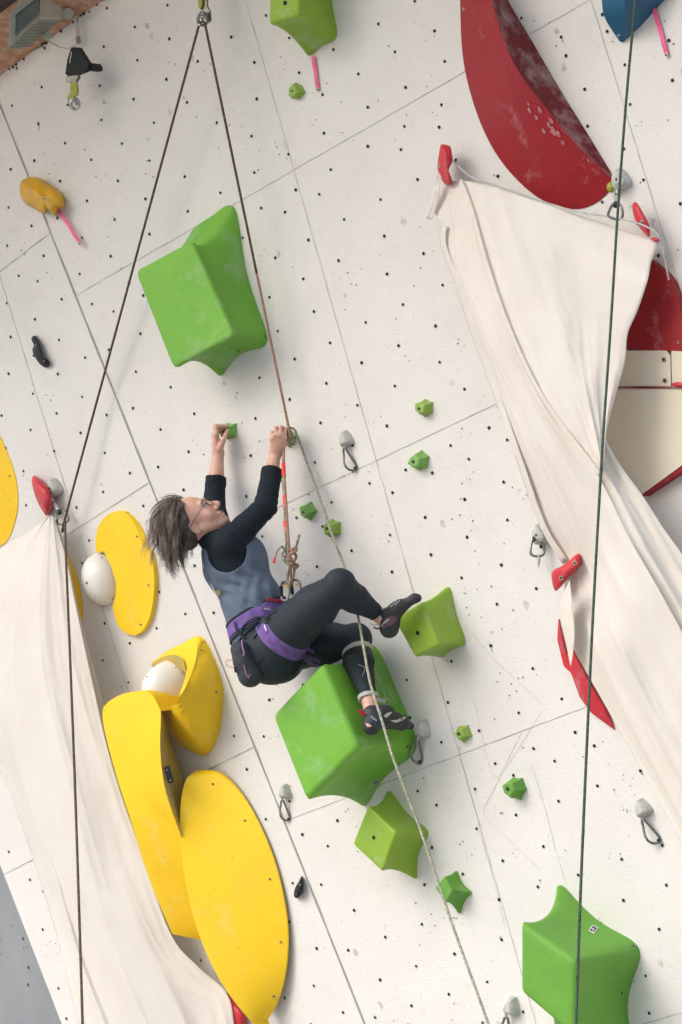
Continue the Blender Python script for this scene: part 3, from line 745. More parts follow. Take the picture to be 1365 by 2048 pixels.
blob('black_hold', 'black teardrop hold beside the fold below the lower steel draw', 'climbing hold', 'black',
     [(588, 1788), (591, 1775), (598, 1763), (604, 1752), (607, 1765), (606, 1782), (599, 1794), (591, 1796)], .035, bolt_=[(600, 1770), (593, 1788)], boltr=.004)

# pink tapes hanging from bolts
def tape(label, a, b, left=False):
    pa, pb = WA(*a, .012, left), WA(*b, .008, left); u = pb-pa; nn_ = N2 if left else N
    w = np.cross(u, nn_); w /= np.linalg.norm(w)
    root = empty('pink_tape', (pa+pb)/2, label, 'tape', 'pink tape markers')
    mb = MB(); k = 8; V = []; F = []
    for i in range(k+1):
        p = pa+u*i/k+nn_*.002*math.sin(i*1.3); V += [p-w*.0095, p+w*.0095]
        if i: F.append((2*i-2, 2*i-1, 2*i+1, 2*i))
    mb.add(V, F); o = mb.build('strip', M['pink'], root, smooth=False)
    md = o.modifiers.new('solid', 'SOLIDIFY'); md.thickness = .0015
    bolt('screw_head', pb+nn_*.002, S, T, nn_, .008, root, 'steel')
tape('pink tape strip hanging under the olive green block at the top', (626, 112), (636, 179))
tape('pink tape strip slanting from the orange-yellow hold', (117, 420), (161, 487), True)
tape('pink tape strip slanting from the blue wedge at the top right', (1308, 16), (1334, 110))

# ------------------------------------------------------------------ quickdraws: resin cap over the hanger, bent-gate carabiner
def frame_mat(p, x, y, z):
    m_ = Matrix.Identity(4)
    for i, a in enumerate((x, y, z)):
        for r_ in range(3): m_[r_][i] = float(a[r_])
    for r_ in range(3): m_[r_][3] = float(p[r_])
    return m_
GQ = 'steel draws hanging under grey caps'
def biner_path(L_, wt, wb, k=10):
    """closed outline of a carabiner in its own plane, top narrow, bottom wide; hanging down -y"""
    pts = [(0, 0), (wt*.55, -.004), (wt, -.016), (wb, -L_*.80), (wb*.85, -L_*.95), (wb*.45, -L_), (-wb*.3, -L_*.93), (-wb*.75, -L_*.78), (-wb*.80, -L_*.55), (-wt*.8, -.022), (-wt*.5, -.006)]
    return pts
def make_draw():
    root = empty('quickdraw', (0, 0, 0), 'x', 'quickdraw', GQ); org[root.name] = np.zeros(3)
    # cap: drop-shaped lump on the wall
    V = []; F = []
    prof = laplace_closed(resample([(.012, .050), (-.012, .050), (-.030, .020), (-.040, -.020), (-.030, -.036), (.030, -.036), (.042, -.022), (.030, .018)], 24, closed=True), 0); k = len(prof)
    ringz = [(1, 0), (1.0, .010), (.80, .038), (.50, .050), (.25, .051)]
    for (q_, z) in ringz:
        for (x, y) in prof: V.append((x*q_-(.004 if z else 0), y*q_+.0, z))
    for i in range(len(ringz)-1):
        for j in range(k): F.append((i*k+j, i*k+(j+1) % k, (i+1)*k+(j+1) % k, (i+1)*k+j))
    V.append((-.004, 0, .051)); F += [((len(ringz)-1)*k+j, (len(ringz)-1)*k+(j+1) % k, len(V)-1) for j in range(k)]
    cap = mesh('cap', V, F, M['cap'], root, local=True, ang=18)
    b = MB(); b.disc((.010, -.010, .0475), (1, 0, -.3), (0, 1, .1), .0055, 8); b.build('bolt_hole', M['screw'], cap, local=True)
    # hanger tab sticking out of the cap
    b = MB(); b.box((-.016, -.040, .034), (.008, 0, .004), (0, .014, 0), (.0015, 0, -.003)); b.build('hanger', M['steel'], root, local=True)
    # carabiner
    pts = spline([(x, y, 0) for x, y in biner_path(.125, .012, .030)], 4, closed=True)
    # tilt its plane: it hangs off the wall, turned a little
    ca, sa = math.cos(R(38)), math.sin(R(38))
    P3 = [(-.016+x*ca, -.046+y, .036-x*sa-.12*(-y)) for x, y, _ in pts]
    b = MB(); b.tube(P3, .0062, 8, closed=True); body = b.build('carabiner', M['dsteel'], root, local=True)
    gtx = [(-.030*.80, -.125*.72), (-.012*.9, -.028)]
    P4 = [(-.016+x*ca, -.046+y, .036-x*sa-.12*(-y)+.006) for x, y in gtx]
    b = MB(); b.tube(P4, .0034, 6); b.build('gate', M['steel'], body, local=True)
    b = MB(); b.tube([(-.016+.020*ca, -.046-.108, .036-.020*sa-.013), (-.016+.024*ca, -.046-.122, .036-.024*sa-.013)], .0095, 8)
    b.build('rubber_stop', M['rubber'], root, local=True)
    return root
proto = make_draw()
def put_draw(label, px, py, rot=0, sc_=1., first=False, left=False):
    global proto
    if first: r_ = proto
    else:
        r_ = proto.copy(); C.objects.link(r_)
        for ch in list(proto.children):
            c_ = ch.copy(); C.objects.link(c_); c_.parent = r_
            for g_ in list(ch.children):
                d_ = g_.copy(); C.objects.link(d_); d_.parent = c_
    SS, TT, NN = (S2, T2, N2) if left else (S, T, N)
    a = R(rot); x = math.cos(a)*SS+math.sin(a)*TT; y = -math.sin(a)*SS+math.cos(a)*TT
    r_.matrix_world = frame_mat(WA(px, py, 0, left), x*sc_, y*sc_, NN*sc_)
    r_['label'] = label
    return r_
draws = []
for i, (lab, x, y, rot, s_) in enumerate([
    ('steel draw near the wall centre, right of the climber\'s hands', 697, 879, 0, .80),
    ('steel draw touching the toe of the climber\'s lower shoe', 851, 1459, -30, .85),
    ('steel draw over the fold, left of the big green block', 575, 1584, -14, .72),
    ('steel draw with its gate to the left, near the right edge below the cloth', 1291, 1617, 10, .85),
    ('steel draw cut by the bottom edge between two ropes', 1029, 2014, -28, .88)]):
    draws.append(put_draw(lab, x, y, rot, s_, first=(i == 0)))
def sling_draw(label, cap_px, clip_px, left=False, d0=.05, gate_side=-1, lime=False, doubled=False, tail=False, capsc=1.):
    """draw with its sling and a rope-end carabiner; clip_px = bottom bar of the carabiner"""
    SS, TT, NN = (S2, T2, N2) if left else (S, T, N)
    root = empty('quickdraw', WA(*cap_px, 0, left), label, 'quickdraw', GQ)
    V = []; F = []; c0 = WA(*cap_px, 0, left)
    prof = laplace_closed(resample([(.012, .050), (-.012, .050), (-.030, .020), (-.040, -.020), (-.030, -.036), (.030, -.036), (.042, -.022), (.030, .018)], 24, closed=True), 1)*capsc; k = len(prof)
    rz = [(1, 0), (1.0, .010), (.93, .028), (.74, .043), (.42, .050), (.05, .052)]
    for (q_, z) in rz:
        for (x, y) in prof: V.append(c0+x*q_*SS+y*q_*TT+z*NN)
    for i in range(len(rz)-1):
        for j in range(k): F.append((i*k+j, i*k+(j+1) % k, (i+1)*k+(j+1) % k, (i+1)*k+j))
    F.append(tuple((len(rz)-1)*k+j for j in range(k)))
    cap = mesh('cap', V, F, M['cap'], root, ang=18)
    b = MB(); b.disc(c0+NN*.0530+SS*.004, SS, TT, .0055, 8); b.build('bolt_hole', M['screw'], cap)
    top = c0-TT*.03+NN*.045-SS*.012; bot = WA(*clip_px, d0, left)
    u = bot-top; L_ = np.linalg.norm(u); u /= L_
    side = np.cross(u, FWD); side /= np.linalg.norm(side)
    if side@RGT < 0: side = -side
    out = np.cross(side, u)
    bl = .075                                   # carabiner length
    sl = bot-u*bl
    if lime:
        b = MB(); b.sphere(c0-SS*.045+NN*.03-TT*.012, [.018, .022, .014], ax=[SS, TT, NN]); b.build('lime_tag', M['greenlink'], root)
    b = MB()
    w_ = .0085
    V = []; F = []
    for i in range(9):
        f_ = i/8; p = top*(1-f_)+sl*f_; ww = w_*(1-.15*math.sin(math.pi*f_)); V += [p-side*ww+out*.003, p+side*ww+out*.003, p+side*ww-out*.003, p-side*ww-out*.003]
        if i: 
            a = 4*(i-1); F += [(a+j, a+(j+1) % 4, a+4+(j+1) % 4, a+4+j) for j in range(4)]
    F += [(0, 1, 2, 3), (32, 33, 34, 35)]
    b.add(V, F); sg = b.build('sling', M['webbing'], root)
    b = MB(); pa, pb = top+(sl-top)*.10, top+(sl-top)*.45; sg_out = -out if out@FWD > 0 else out
    b.prism([pa-side*.0065+sg_out*.004, pa+side*.0065+sg_out*.004, pb+side*.0065+sg_out*.004, pb-side*.0065+sg_out*.004], sg_out*.001)
    b.build('sling_label', M['rubber'], sg)['label'] = 'black-edged label on the sling'
    b = MB(); pa2, pb2 = pa+(pb-pa)*.12, pa+(pb-pa)*.88
    b.add([pa2-side*.0038+sg_out*.0062, pa2+side*.0038+sg_out*.0062, pb2+side*.0038+sg_out*.0062, pb2-side*.0038+sg_out*.0062], [(0, 1, 2, 3)])
    b.build('label_print', M['paper'], sg, smooth=False)
    b = MB(); b.tube([sl-u*.006, sl+u*.012], .011, 10); b.build('rubber_stop', M['rubber'], root)
    # D-shaped carabiner, wide at its lower bar
    q_ = [(0, .004), (.012, .000), (.022, .012), (.027, .050), (.020, .072), (-.004, .076), (-.026, .066), (-.029, .050), (-.016, .010), (-.009, .001)]
    g_ = gate_side
    P_ = spline([sl+u*y+side*(x*g_*-1) for x, y in q_], 4, closed=True)
    b = MB(); b.tube(P_, .0052, 8, closed=True); cb = b.build('carabiner', M['dsteel'], root)
    b = MB(); b.tube([sl+u*.050+side*(.029*g_), sl+u*.006+side*(.010*g_)], .003, 6); b.build('gate', M['steel'], cb)
    if tail:
        b = MB(); b.tube([bot+u*.0, bot+u*.03-side*.006], .007, 6); b.build('sling_tail', M['webbing'], root)
        b = MB(); b.tube([bot+u*.03-side*.006, bot+u*.045-side*.010], .0035, 6); b.build('tail_knot', M['dsteel'], root)
    return root
sling_draw('steel draw with a grey sling beside the bright red hold, clipped to the brown rope', (116, 976), (130, 1046), left=True, d0=.07)
sling_draw('steel draw with a lime tag, under the tip of the red crescent', (1247, 361), (1232, 438), d0=.12, gate_side=-1, lime=True)
sling_draw('short steel draw with a doubled sling, at the left edge of the right cloth', (1087, 1070), (1078, 1112), d0=.05, tail=True, gate_side=-1, capsc=1.0)

# ------------------------------------------------------------------ top anchors
def anchor_parts(root, top, cen, nn_, SS, TT, size=1.0):
    """lime strap-shaped link and a steel pulley ring below it"""
    pass
an = empty('top_anchor', W(404, 20, .10), 'lime and grey steel pulley anchor at the top edge holding the brown rope', 'rope anchor', 'steel pulley anchors')
AD = .16
def flat(pts, d, th, d2=None): return [W(x, y, d) for x, y in pts]
b = MB(); b.prism(flat([(396, -40), (404, -40), (404, 10), (401, 19), (397, 14)], AD-.01, 0), -N*.012); b.build('lime_link', M['greenlink'], an, ang=0, smooth=False)
b = MB(); b.prism(flat([(403, -40), (414, -40), (414, 12), (420, 24), (421, 40), (416, 46), (404, 30), (402, 12)], AD-.02, 0), -N*.010); b.build('hanger_plate', M['dsteel'], an, smooth=False)
b = MB(); c_ = W(406, 38, AD); u_, w_ = RGT, -DWN
b.tube([c_+.021*math.cos(a)*u_+.028*math.sin(a)*w_ for a in np.arange(16)*math.pi/8], .0068, 8, closed=True); b.build('pulley_ring', M['dsteel'], an)
b = MB(); b.sphere(c_+w_*.022-FWD*.010, .009); b.build('bolt', M['steel'], an)
b = MB(); b.sphere(c_+w_*.006-FWD*.012, .010); b.build('bolt', M['steel'], an)
b = MB(); b.tube([c_-u_*.014-w_*.030, c_-u_*.004-w_*.006], .007, 8); b.build('ring_edge', M['steel'], an)

bl = empty('belay_anchor', W(150, 150, .1), 'black triangular steel bracket with lime link and round pulley under the floodlight', 'rope anchor')
BD = .16
b = MB(); b.prism(flat([(142, 97), (148, 94), (155, 95), (176, 128), (176, 136), (168, 143), (150, 150), (137, 152), (131, 148), (135, 120)], BD, 0), -N*.03); 
bo = b.build('bracket', M['black'], bl, smooth=False)
b = MB(); b.prism(flat([(178, 128), (183, 126), (187, 134), (186, 140), (178, 142), (174, 136)], BD-.02, 0), -N*.06); b.build('mounting_foot', M['black'], bl, smooth=False)
b = MB(); b.prism(flat([(134, 148), (140, 146), (155, 147), (155, 156), (150, 164), (142, 164), (135, 165), (132, 160)], BD-.005, 0), -N*.02); b.build('hinge', M['dsteel'], bl, smooth=False)
b = MB(); b.prism(flat([(141.5, 165), (153, 165), (155, 180), (154, 190), (149, 192), (145, 200), (135, 200), (135, 195), (141, 184)], BD+.01, 0), -N*.010); b.build('lime_link', M['greenlink'], bl, smooth=False)
b = MB(); c_ = W(150, 208, BD+.01)
b.tube([c_+.0185*math.cos(a)*u_+.023*math.sin(a)*w_ for a in np.arange(16)*math.pi/8], .0085, 8, closed=True); b.build('pulley_ring', M['steel'], bl)
b = MB(); b.prism([c_+(-.030+x)*u_+y*w_+FWD*.004 for x, y in [(.0, .018), (.016, .02), (.02, -.005), (.016, -.02), (.004, -.012)]], FWD*.006); b.build('side_plate', M['dsteel'], bl, smooth=False)
for dx, dy in ((.0, .012), (.004, .0)):
    b = MB(); b.sphere(c_+dx*u_+dy*w_-FWD*.012, .0065); b.build('bolt', M['steel'], bl)
b = MB(); b.prism(flat([(142.5, 103), (144.5, 103), (141, 126), (139, 126)], BD+.0005, 0), N*.001); b.build('edge_print', M['webbing'], bl, smooth=False)

# pipe with a clamp feeding the floodlight
pi_ = empty('conduit_pipe', W(157, 60, .03), 'short brown conduit pipe coming down from the roof joint', 'pipe')
b = MB(); b.tube([W(150, 32, .03), W(152, 45, .03), W(155, 60, .03), W(156, 76, .03)], .0085, 10); b.build('pipe', M['cable'], pi_)['label'] = 'brown pipe'
b = MB(); b.tube([W(156, 74, .03), W(158, 86, .03)], .0115, 10); b.build('gland', M['dsteel'], pi_)
cb_ = empty('lamp_cable', W(130, 92, .04), 'pale thin cable looping from the floodlight to the pipe', 'cable')
b = MB(); b.tube(spline([W(96, 79, .12), W(104, 86, .09), (W(120, 94, .05)), W(136, 97, .04), W(150, 91, .03), W(157, 84, .03)], 6), .0032, 8); b.build('sheath', M['cable'], cb_)

# ------------------------------------------------------------------ floodlight under the soffit
fl_ = empty('floodlight', W(75, 45, .3), 'square grey floodlight mounted below the wooden soffit, top left corner', 'floodlight')
ZF = 13.35
def cz(pts, z): return [Cz(x, y, z if not hasattr(z, '__len__') else z[i]) for i, (x, y) in enumerate(pts)]
# bezel frame facing down-left, lens inside; body behind
A_ = [(20, 25), (86, -26), (84, 34), (18, 94)]                      # outer frame
Zq = [13.30, 13.42, 13.36, 13.24]
Q_ = cz(A_, Zq)
nf = np.cross(Q_[1]-Q_[0], Q_[3]-Q_[0]); nf /= np.linalg.norm(nf)
if nf@FWD > 0: nf = -nf
def qp(u, v, o=0): return Q_[0]*(1-u)*(1-v)+Q_[1]*u*(1-v)+Q_[2]*u*v+Q_[3]*(1-u)*v+nf*o
b = MB()
for (u0, u1, v0, v1) in ((0, 1, 0, .22), (0, 1, .80, 1), (0, .16, .22, .80), (.92, 1, .22, .80)):
    b.prism([qp(u0, v0), qp(u1, v0), qp(u1, v1), qp(u0, v1)], nf*.012)
b.build('bezel', M['lampgrey'], fl_, smooth=False)
b = MB(); b.prism([qp(.17, .23, -.002), qp(.91, .23, -.002), qp(.91, .79, -.002), qp(.17, .79, -.002)], -nf*.006); b.build('lens', M['glass'], fl_, smooth=False)
b = MB()
for i in range(13):
    u = .17+.74*i/13; b.prism([qp(u, .83, .013), qp(u+.035, .83, .013), qp(u+.035, .87, .013), qp(u, .87, .013)], nf*.001)
b.build('marker_row', M['ink'], fl_, smooth=False)
# housing: faces seen to the right of the bezel
H_ = cz([(20, 25), (86, -26), (84, 34), (18, 94)], Zq); K_ = cz([(50, -8), (128, -45), (127, 35), (62, 88)], [13.45, 13.52, 13.5, 13.4])
b = MB(); b.add(H_+K_, [(4, 5, 6, 7), (0, 1, 5, 4), (1, 2, 6, 5), (2, 3, 7, 6), (3, 0, 4, 7)]); b.build('housing', M['lamptop'], fl_, smooth=False)
fb = MB()
for i in range(9):
    a0 = np.array(H_[3])*(1-i/9)+np.array(H_[2])*i/9; a1 = np.array(K_[3])*(1-i/9)+np.array(K_[2])*i/9
    fb.box((a0+a1)/2-np.array([0, 0, .004]), (a1-a0)*.48, (H_[2]-H_[3])*.012, [0, 0, .010])
fb.build('cooling_fins', M['lampgrey'], fl_, smooth=False)
b = MB(); c_ = Cz(137, 27, 13.5); b.tube([c_-FWD*.01, c_+FWD*.02], .025, 18); b.build('pivot', M['lampgrey'], fl_)
b = MB(); b.prism(cz([(128, -30), (140, -30), (141, 4), (150, 18), (149, 36), (138, 40), (126, 36)], 13.52), FWD*.01); b.build('bracket', M['lampgrey'], fl_, smooth=False)
b = MB(); c_ = Cz(97, 70, 13.42); b.tube([c_-FWD*.004, c_+FWD*.012], .016, 14); b.tube([Cz(88, 76, 13.42), Cz(106, 74, 13.42)], .007, 8); b.build('cable_gland', M['lampgrey'], fl_)

# ------------------------------------------------------------------ ropes
def rope(name, label, m, pts, r=.0052, parent=None, group=None, sub=8, cat='rope'):
    P_ = spline(np.array(pts), sub)
    V, F = tube_vf(P_, r, 8)
    o = mesh(name, V, F, m, parent, ang=0)
    if parent is None: tag(o, label, cat, group)
    return o
br = empty('brown_rope', W(130, 1046, .08), 'brown top rope running through the pulley and the left draw, down to the ground', 'rope')
topL, topR = W(398, 52, AD+.005), W(411, 50, AD+.005)
dl_ = W2(131, 1036, .075)
P_ = [topL, topL*.5+dl_*.5, dl_]
rope('left_strand', '', M['rope_brown'], [topL, topL*.66+dl_*.34, topL*.33+dl_*.67, dl_, W2(131, 1052, .085)], .0056, br)
rope('hanging_strand', '', M['rope_brown'], [W2(131, 1046, .085), Cz(132, 1100, 13.2), Cz(140, 1300, 12.9), Cz(150, 1560, 12.5), Cz(158, 1800, 12.1), Cz(166, 2060, 11.7), Cz(172, 2300, 11.3)], .0056, br)
KN = W(578, 857, .10)
mid = topR*.38+KN*.62
rope('right_strand', '', M['rope_brown'], [topR, topR*.8+mid*.2, topR*.45+mid*.55, mid], .0056, br)
rope('worn_strand', '', M['rope_red'], [mid, mid*.5+KN*.5, KN, W(576, 872, .11)], .0058, br)['label'] = 'paler reddish lower length above the hands'
# over the hole at the anchor
b = MB(); b.tube([topL, W(402, 44, AD+.01), W(407, 42, AD+.01), topR], .0056, 8); b.build('anchor_bend', M['rope_brown'], br)
# green rope at the right
tag(rope('green_rope', 'x', M['rope_green'], [Cz(1276, -90, 11.16), Cz(1271, 0, 11.10), Cz(1253, 200, 11.0), Cz(1236, 425, 10.90), Cz(1222, 650, 10.75), Cz(1205, 900, 10.56), Cz(1188, 1200, 10.35), Cz(1176, 1450, 10.1), Cz(1163, 1750, 9.85), Cz(1152, 2060, 9.6), Cz(1146, 2300, 9.4)], .0050),
    'thin dark green rope hanging straight down in front of the right cloth', 'rope')
# the climber's doubled rope: from the knot at her waist up to the hold, then away down to the right
GR2 = 'the climber\'s lead rope'
lr = empty('lead_rope', Cz(578, 1000, 12.5), 'grey-green speckled rope from the waist knot over the hold, trailing down right', 'rope')
ZK = 12.35
rope('tie_strand', '', M['rope_red'], [Cz(579, 1108, ZK), Cz(577, 1075, ZK), Cz(572, 1000, 12.45), Cz(568, 930, 12.58), Cz(569, 890, 12.66), Cz(571, 866, 12.68)], .0058, lr)
rope('tie_strand', '', M['rope_grey'], [Cz(573, 1110, ZK+.01), Cz(571.5, 1075, ZK+.01), Cz(568, 1000, 12.46), Cz(566, 930, 12.6), Cz(567, 895, 12.68), Cz(573, 875, 12.7)], .0050, lr)
for (x0, y0, x1, y1, z0, z1) in [(567, 927, 568.5, 953, 12.585, 12.54), (569.5, 992, 572, 1016, 12.465, 12.435), (570.5, 1043, 573.5, 1068, 12.40, 12.37)]:
    b = MB(); b.tube([Cz(x0, y0, z0), Cz(x1, y1, z1)], .0092, 10); b.build('red_marking', M['redtape'], lr)
rope('loop_over_hold', '', M['rope_grey'], [Cz(573, 875, 12.70), Cz(570, 862, 12.69), Cz(578, 856, 12.69), Cz(588, 858, 12.70), Cz(594, 868, 12.70), Cz(603, 893, 12.69)], .0054, lr)
rope('trailing_strand', '', M['rope_grey'], [Cz(603, 893, 12.69), Cz(622, 945, 12.65), Cz(645, 1010, 12.56), Cz(667, 1075, 12.44), Cz(690, 1135, 12.38), Cz(706, 1190, 12.25), Cz(718, 1240, 12.10), Cz(727, 1290, 11.98), Cz(741, 1365, 11.80), Cz(764, 1440, 11.68), Cz(790, 1525, 11.52), Cz(845, 1670, 11.4), Cz(902, 1840, 11.2), Cz(960, 2000, 11.0), Cz(1010, 2140, 10.8)], .0054, lr)
# knot bundle on the hold
def knot(name, parent, m, pts, r, label=None):
    P_ = spline(np.array(pts), 6); V, F = tube_vf(P_, r, 8); o = mesh(name, V, F, m, parent, ang=0)
    if label: o['label'] = label
    return o
knot('wrapped_turns', lr, M['rope_grey'], [Cz(x, y, z) for x, y, z in [(571, 868, 12.68), (580, 862, 12.66), (586, 871, 12.67), (576, 878, 12.66), (583, 885, 12.66), (586, 877, 12.69), (576, 870, 12.68), (582, 893, 12.68), (575, 886, 12.66)]], .0058)
knot('figure_knot', lr, M['rope_red'], [Cz(x, y, z) for x, y, z in [(579, 1096, ZK), (586, 1104, ZK-.02), (593, 1112, ZK-.01), (588, 1122, ZK-.02), (579, 1118, ZK-.03), (577, 1110, ZK-.01), (586, 1106, ZK-.03), (594, 1100, ZK-.02), (588, 1097, ZK), (581, 1112, ZK-.02), (590, 1127, ZK-.01), (597, 1131, ZK), (590, 1136, ZK-.02), (583, 1126, ZK-.03), (582, 1145, ZK-.01), (585, 1166, ZK), (580, 1170, ZK+.01), (588, 1150, ZK+.02), (589, 1130, ZK+.02)]], .0056)
knot('figure_knot', lr, M['rope_grey'], [Cz(x, y, z) for x, y, z in [(571, 1100, ZK), (565, 1108, ZK-.01), (567, 1116, ZK-.02), (574, 1121, ZK-.02), (579, 1128, ZK-.02), (572, 1126, ZK), (566, 1118, ZK+.01), (574, 1113, ZK-.01), (580, 1122, ZK+.01), (578, 1134, ZK-.01), (575, 1150, ZK-.01), (575, 1166, ZK), (572, 1169, ZK+.01), (577, 1150, ZK+.02), (579, 1134, ZK+.02)]], .0054)
knot('rope_tail', lr, M['rope_red'], [Cz(x, y, z) for x, y, z in [(590, 1104, ZK-.01), (593, 1092, ZK-.02), (597, 1078, ZK-.03)]], .0058)
b = MB(); b.tube([Cz(596.5, 1081, ZK-.032), Cz(599, 1069, ZK-.035)], .0062, 8); b.build('tail_sleeve', M['steel'], lr)
knot('rope_tail', lr, M['rope_grey'], [Cz(x, y, z) for x, y, z in [(571, 1103, ZK), (565, 1093, ZK-.01), (560, 1096, ZK-.02), (554, 1104, ZK-.02), (550, 1116, ZK-.02)]], .0042)
b = MB(); b.tube([Cz(550.2, 1115, ZK-.02), Cz(548, 1127, ZK-.02)], .0056, 8); b.build('tail_sleeve', M['redtape'], lr)
# tie-in carabiners
for lab, cx_, w_, y0, y1, tl, z_ in [('steel-and-black screw carabiner, left of the pair at the climber\'s waist', 571, 8, 1162, 1200, 0, ZK), ('steel-and-black screw carabiner, right of the pair at the climber\'s waist', 591, 9, 1160, 1196, 5, ZK+.02)]:
    tc_ = empty('carabiner', Cz(cx_, 1180, z_), lab, 'carabiner', 'tie-in carabiners at the waist')
    b = MB(); q_ = [(-.2, 0), (.5, .02), (1, .2), (.9, .8), (.4, 1), (-.5, 1), (-1, .8), (-1, .2), (-.7, .03)]
    b.tube(spline([Cz(cx_+x*w_+tl*y, y0+(y1-y0)*y, z_-.01*x) for x, y in q_], 4, closed=True), .0050, 8, closed=True); b.build('frame', M['steel'], tc_)
    b = MB(); b.tube([Cz(cx_-w_+tl*.2, y0+(y1-y0)*.25, z_+.01), Cz(cx_-w_+tl*.75, y0+(y1-y0)*.80, z_+.01)], .0078, 10); b.build('screw_sleeve', M['black'], tc_)
    b = MB(); b.tube([Cz(cx_+w_*.4, y0+(y1-y0)*.18, z_-.015), Cz(cx_+w_*.7, y0+(y1-y0)*.34, z_-.015)], .0082, 10); b.build('brass_mark', M['yellow_hold'], tc_)

# ------------------------------------------------------------------ cloths
def cloth(name, parent, lines, k, steps, folds, left=False, m='cloth', thick=.0012, label=None, seed=0):
    """lines: lists of (px,py,d) running along the cloth; folds: (count, amplitude start, amplitude end, phase)"""
    rows = [resample(spline(np.array(l_, float), 8), k) for l_ in lines]
    R_ = []
    for a, b_ in zip(rows[:-1], rows[1:]):
        for u in np.arange(steps)/steps: R_.append(a*(1-u)+b_*u)
    R_.append(rows[-1]); nr = len(R_); V = []; F = []
    for i, r_ in enumerate(R_):
        u = i/(nr-1)
        for j, (x, y, d) in enumerate(r_):
            w = j/(k-1); o_ = 0
            for (cnt, a0_, a1_, ph, drift) in folds:
                a_ = a0_+(a1_-a0_)*w
                x_ = u+drift*w+.025*mnoise.noise(Vector((u*3, w*2.5, seed)))
                o_ += a_*1.5*((1-min(1, 1.9*abs(mnoise.noise(Vector((cnt*x_*.9+ph*9, w*1.1+ph, seed+5))))))**1.6-.35)
            o_ += .010*mnoise.noise(Vector((u*4, w*6, seed+9)))+.0025*mnoise.noise(Vector((u*14, w*16, seed+2)))*(1-w*.6)+.001*mnoise.noise(Vector((u*30+w*20, w*30, seed+3)))
            V.append(WA(x, y, d+o_, left))
    for i in range(nr-1):
        for j in range(k-1): F.append((i*k+j, i*k+j+1, (i+1)*k+j+1, (i+1)*k+j))
    o = mesh(name, V, F, M[m], parent, ang=0)
    if thick:
        md = o.modifiers.new('solid', 'SOLIDIFY'); md.thickness = thick; md.offset = 0
    if label: o['label'] = label
    return o
lc = empty('cloth_banner', W2(60, 1500, .1), 'long cream cotton cloth draped from the bright red hold down the left edge', 'cloth', 'cream cloths draped on the wall')
cloth('sheet', lc, [
    [(96, 1030, .085), (60, 1062, .09), (10, 1092, .10), (-50, 1150, .12), (-80, 1260, .14), (-60, 1400, .14), (0, 1520, .14), (60, 1690, .12), (115, 1870, .12), (160, 2060, .12), (185, 2160, .12)],
    [(98, 1032, .10), (60, 1100, .14), (30, 1200, .20), (15, 1350, .24), (60, 1550, .24), (120, 1750, .22), (170, 1920, .20), (230, 2070, .18), (260, 2170, .17)],
    [(102, 1032, .11), (95, 1110, .17), (90, 1250, .24), (110, 1400, .27), (165, 1600, .26), (220, 1790, .23), (290, 1950, .19), (350, 2080, .15), (380, 2170, .14)],
    [(108, 1032, .10), (122, 1080, .13), (136, 1130, .15), (150, 1200, .18), (178, 1330, .20), (222, 1520, .20), (282, 1700, .17), (342, 1868, .13), (395, 1932, .09), (452, 1984, .04), (468, 2040, .04), (470, 2120, .04)]],
    110, 34, [(4, .003, .026, .1, .05), (10, .001, .006, .3, -.04)], left=True, seed=1)
cloth('hem_band', lc, [
    [(112, 1036, .08), (128, 1084, .10), (140, 1136, .12), (166, 1255, .13), (205, 1400, .13), (238, 1530, .13), (292, 1692, .11), (344, 1868, .09)],
    [(106, 1036, .08), (120, 1090, .10), (130, 1140, .12), (150, 1255, .13), (186, 1400, .13), (215, 1530, .13), (270, 1692, .11), (336, 1866, .09)]],
    60, 4, [(1, .002, .004, 0, 0)], left=True, seed=2, label='folded hem along the right edge')
cloth('hem_band', lc, [
    [(-20, 1500, .10), (14, 1570, .10), (60, 1700, .09), (112, 1865, .09), (146, 2010, .09), (160, 2100, .09)],
    [(0, 1500, .12), (34, 1600, .12), (78, 1720, .12), (130, 1890, .12), (160, 2010, .12), (176, 2100, .12)]], 50, 4, [(1, .002, .006, 0, 0)], left=True, seed=3, label='folded hem along the left edge')

rc = empty('cloth_banner', W(1150, 900, .15), 'wide cream cotton cloth twisted to a point in the middle, at the right', 'cloth', 'cream cloths draped on the wall')
diagU = [(925, 360, .09), (948, 420, .14), (978, 530, .21), (1020, 650, .25), (1075, 770, .27), (1135, 860, .27), (1180, 918, .27), (1201, 947, .27)]
cloth('upper_sheet', rc, [
    diagU,
    [(1000, 376, .13), (1030, 480, .19), (1080, 600, .24), (1120, 720, .27), (1165, 830, .28), (1203, 946, .28)],
    [(1130, 421, .11), (1150, 520, .16), (1170, 640, .22), (1185, 760, .26), (1200, 870, .28), (1205, 946, .28)],
    [(1320, 484, .05), (1304, 520, .09), (1296, 560, .16), (1276, 620, .17), (1256, 668, .19), (1251, 720, .20), (1235, 780, .22), (1216, 850, .25), (1208, 920, .27), (1207, 946, .275)]],
    90, 24, [(2.5, .004, .010, .2, .05), (7, .001, .003, .0, .1)], seed=4)
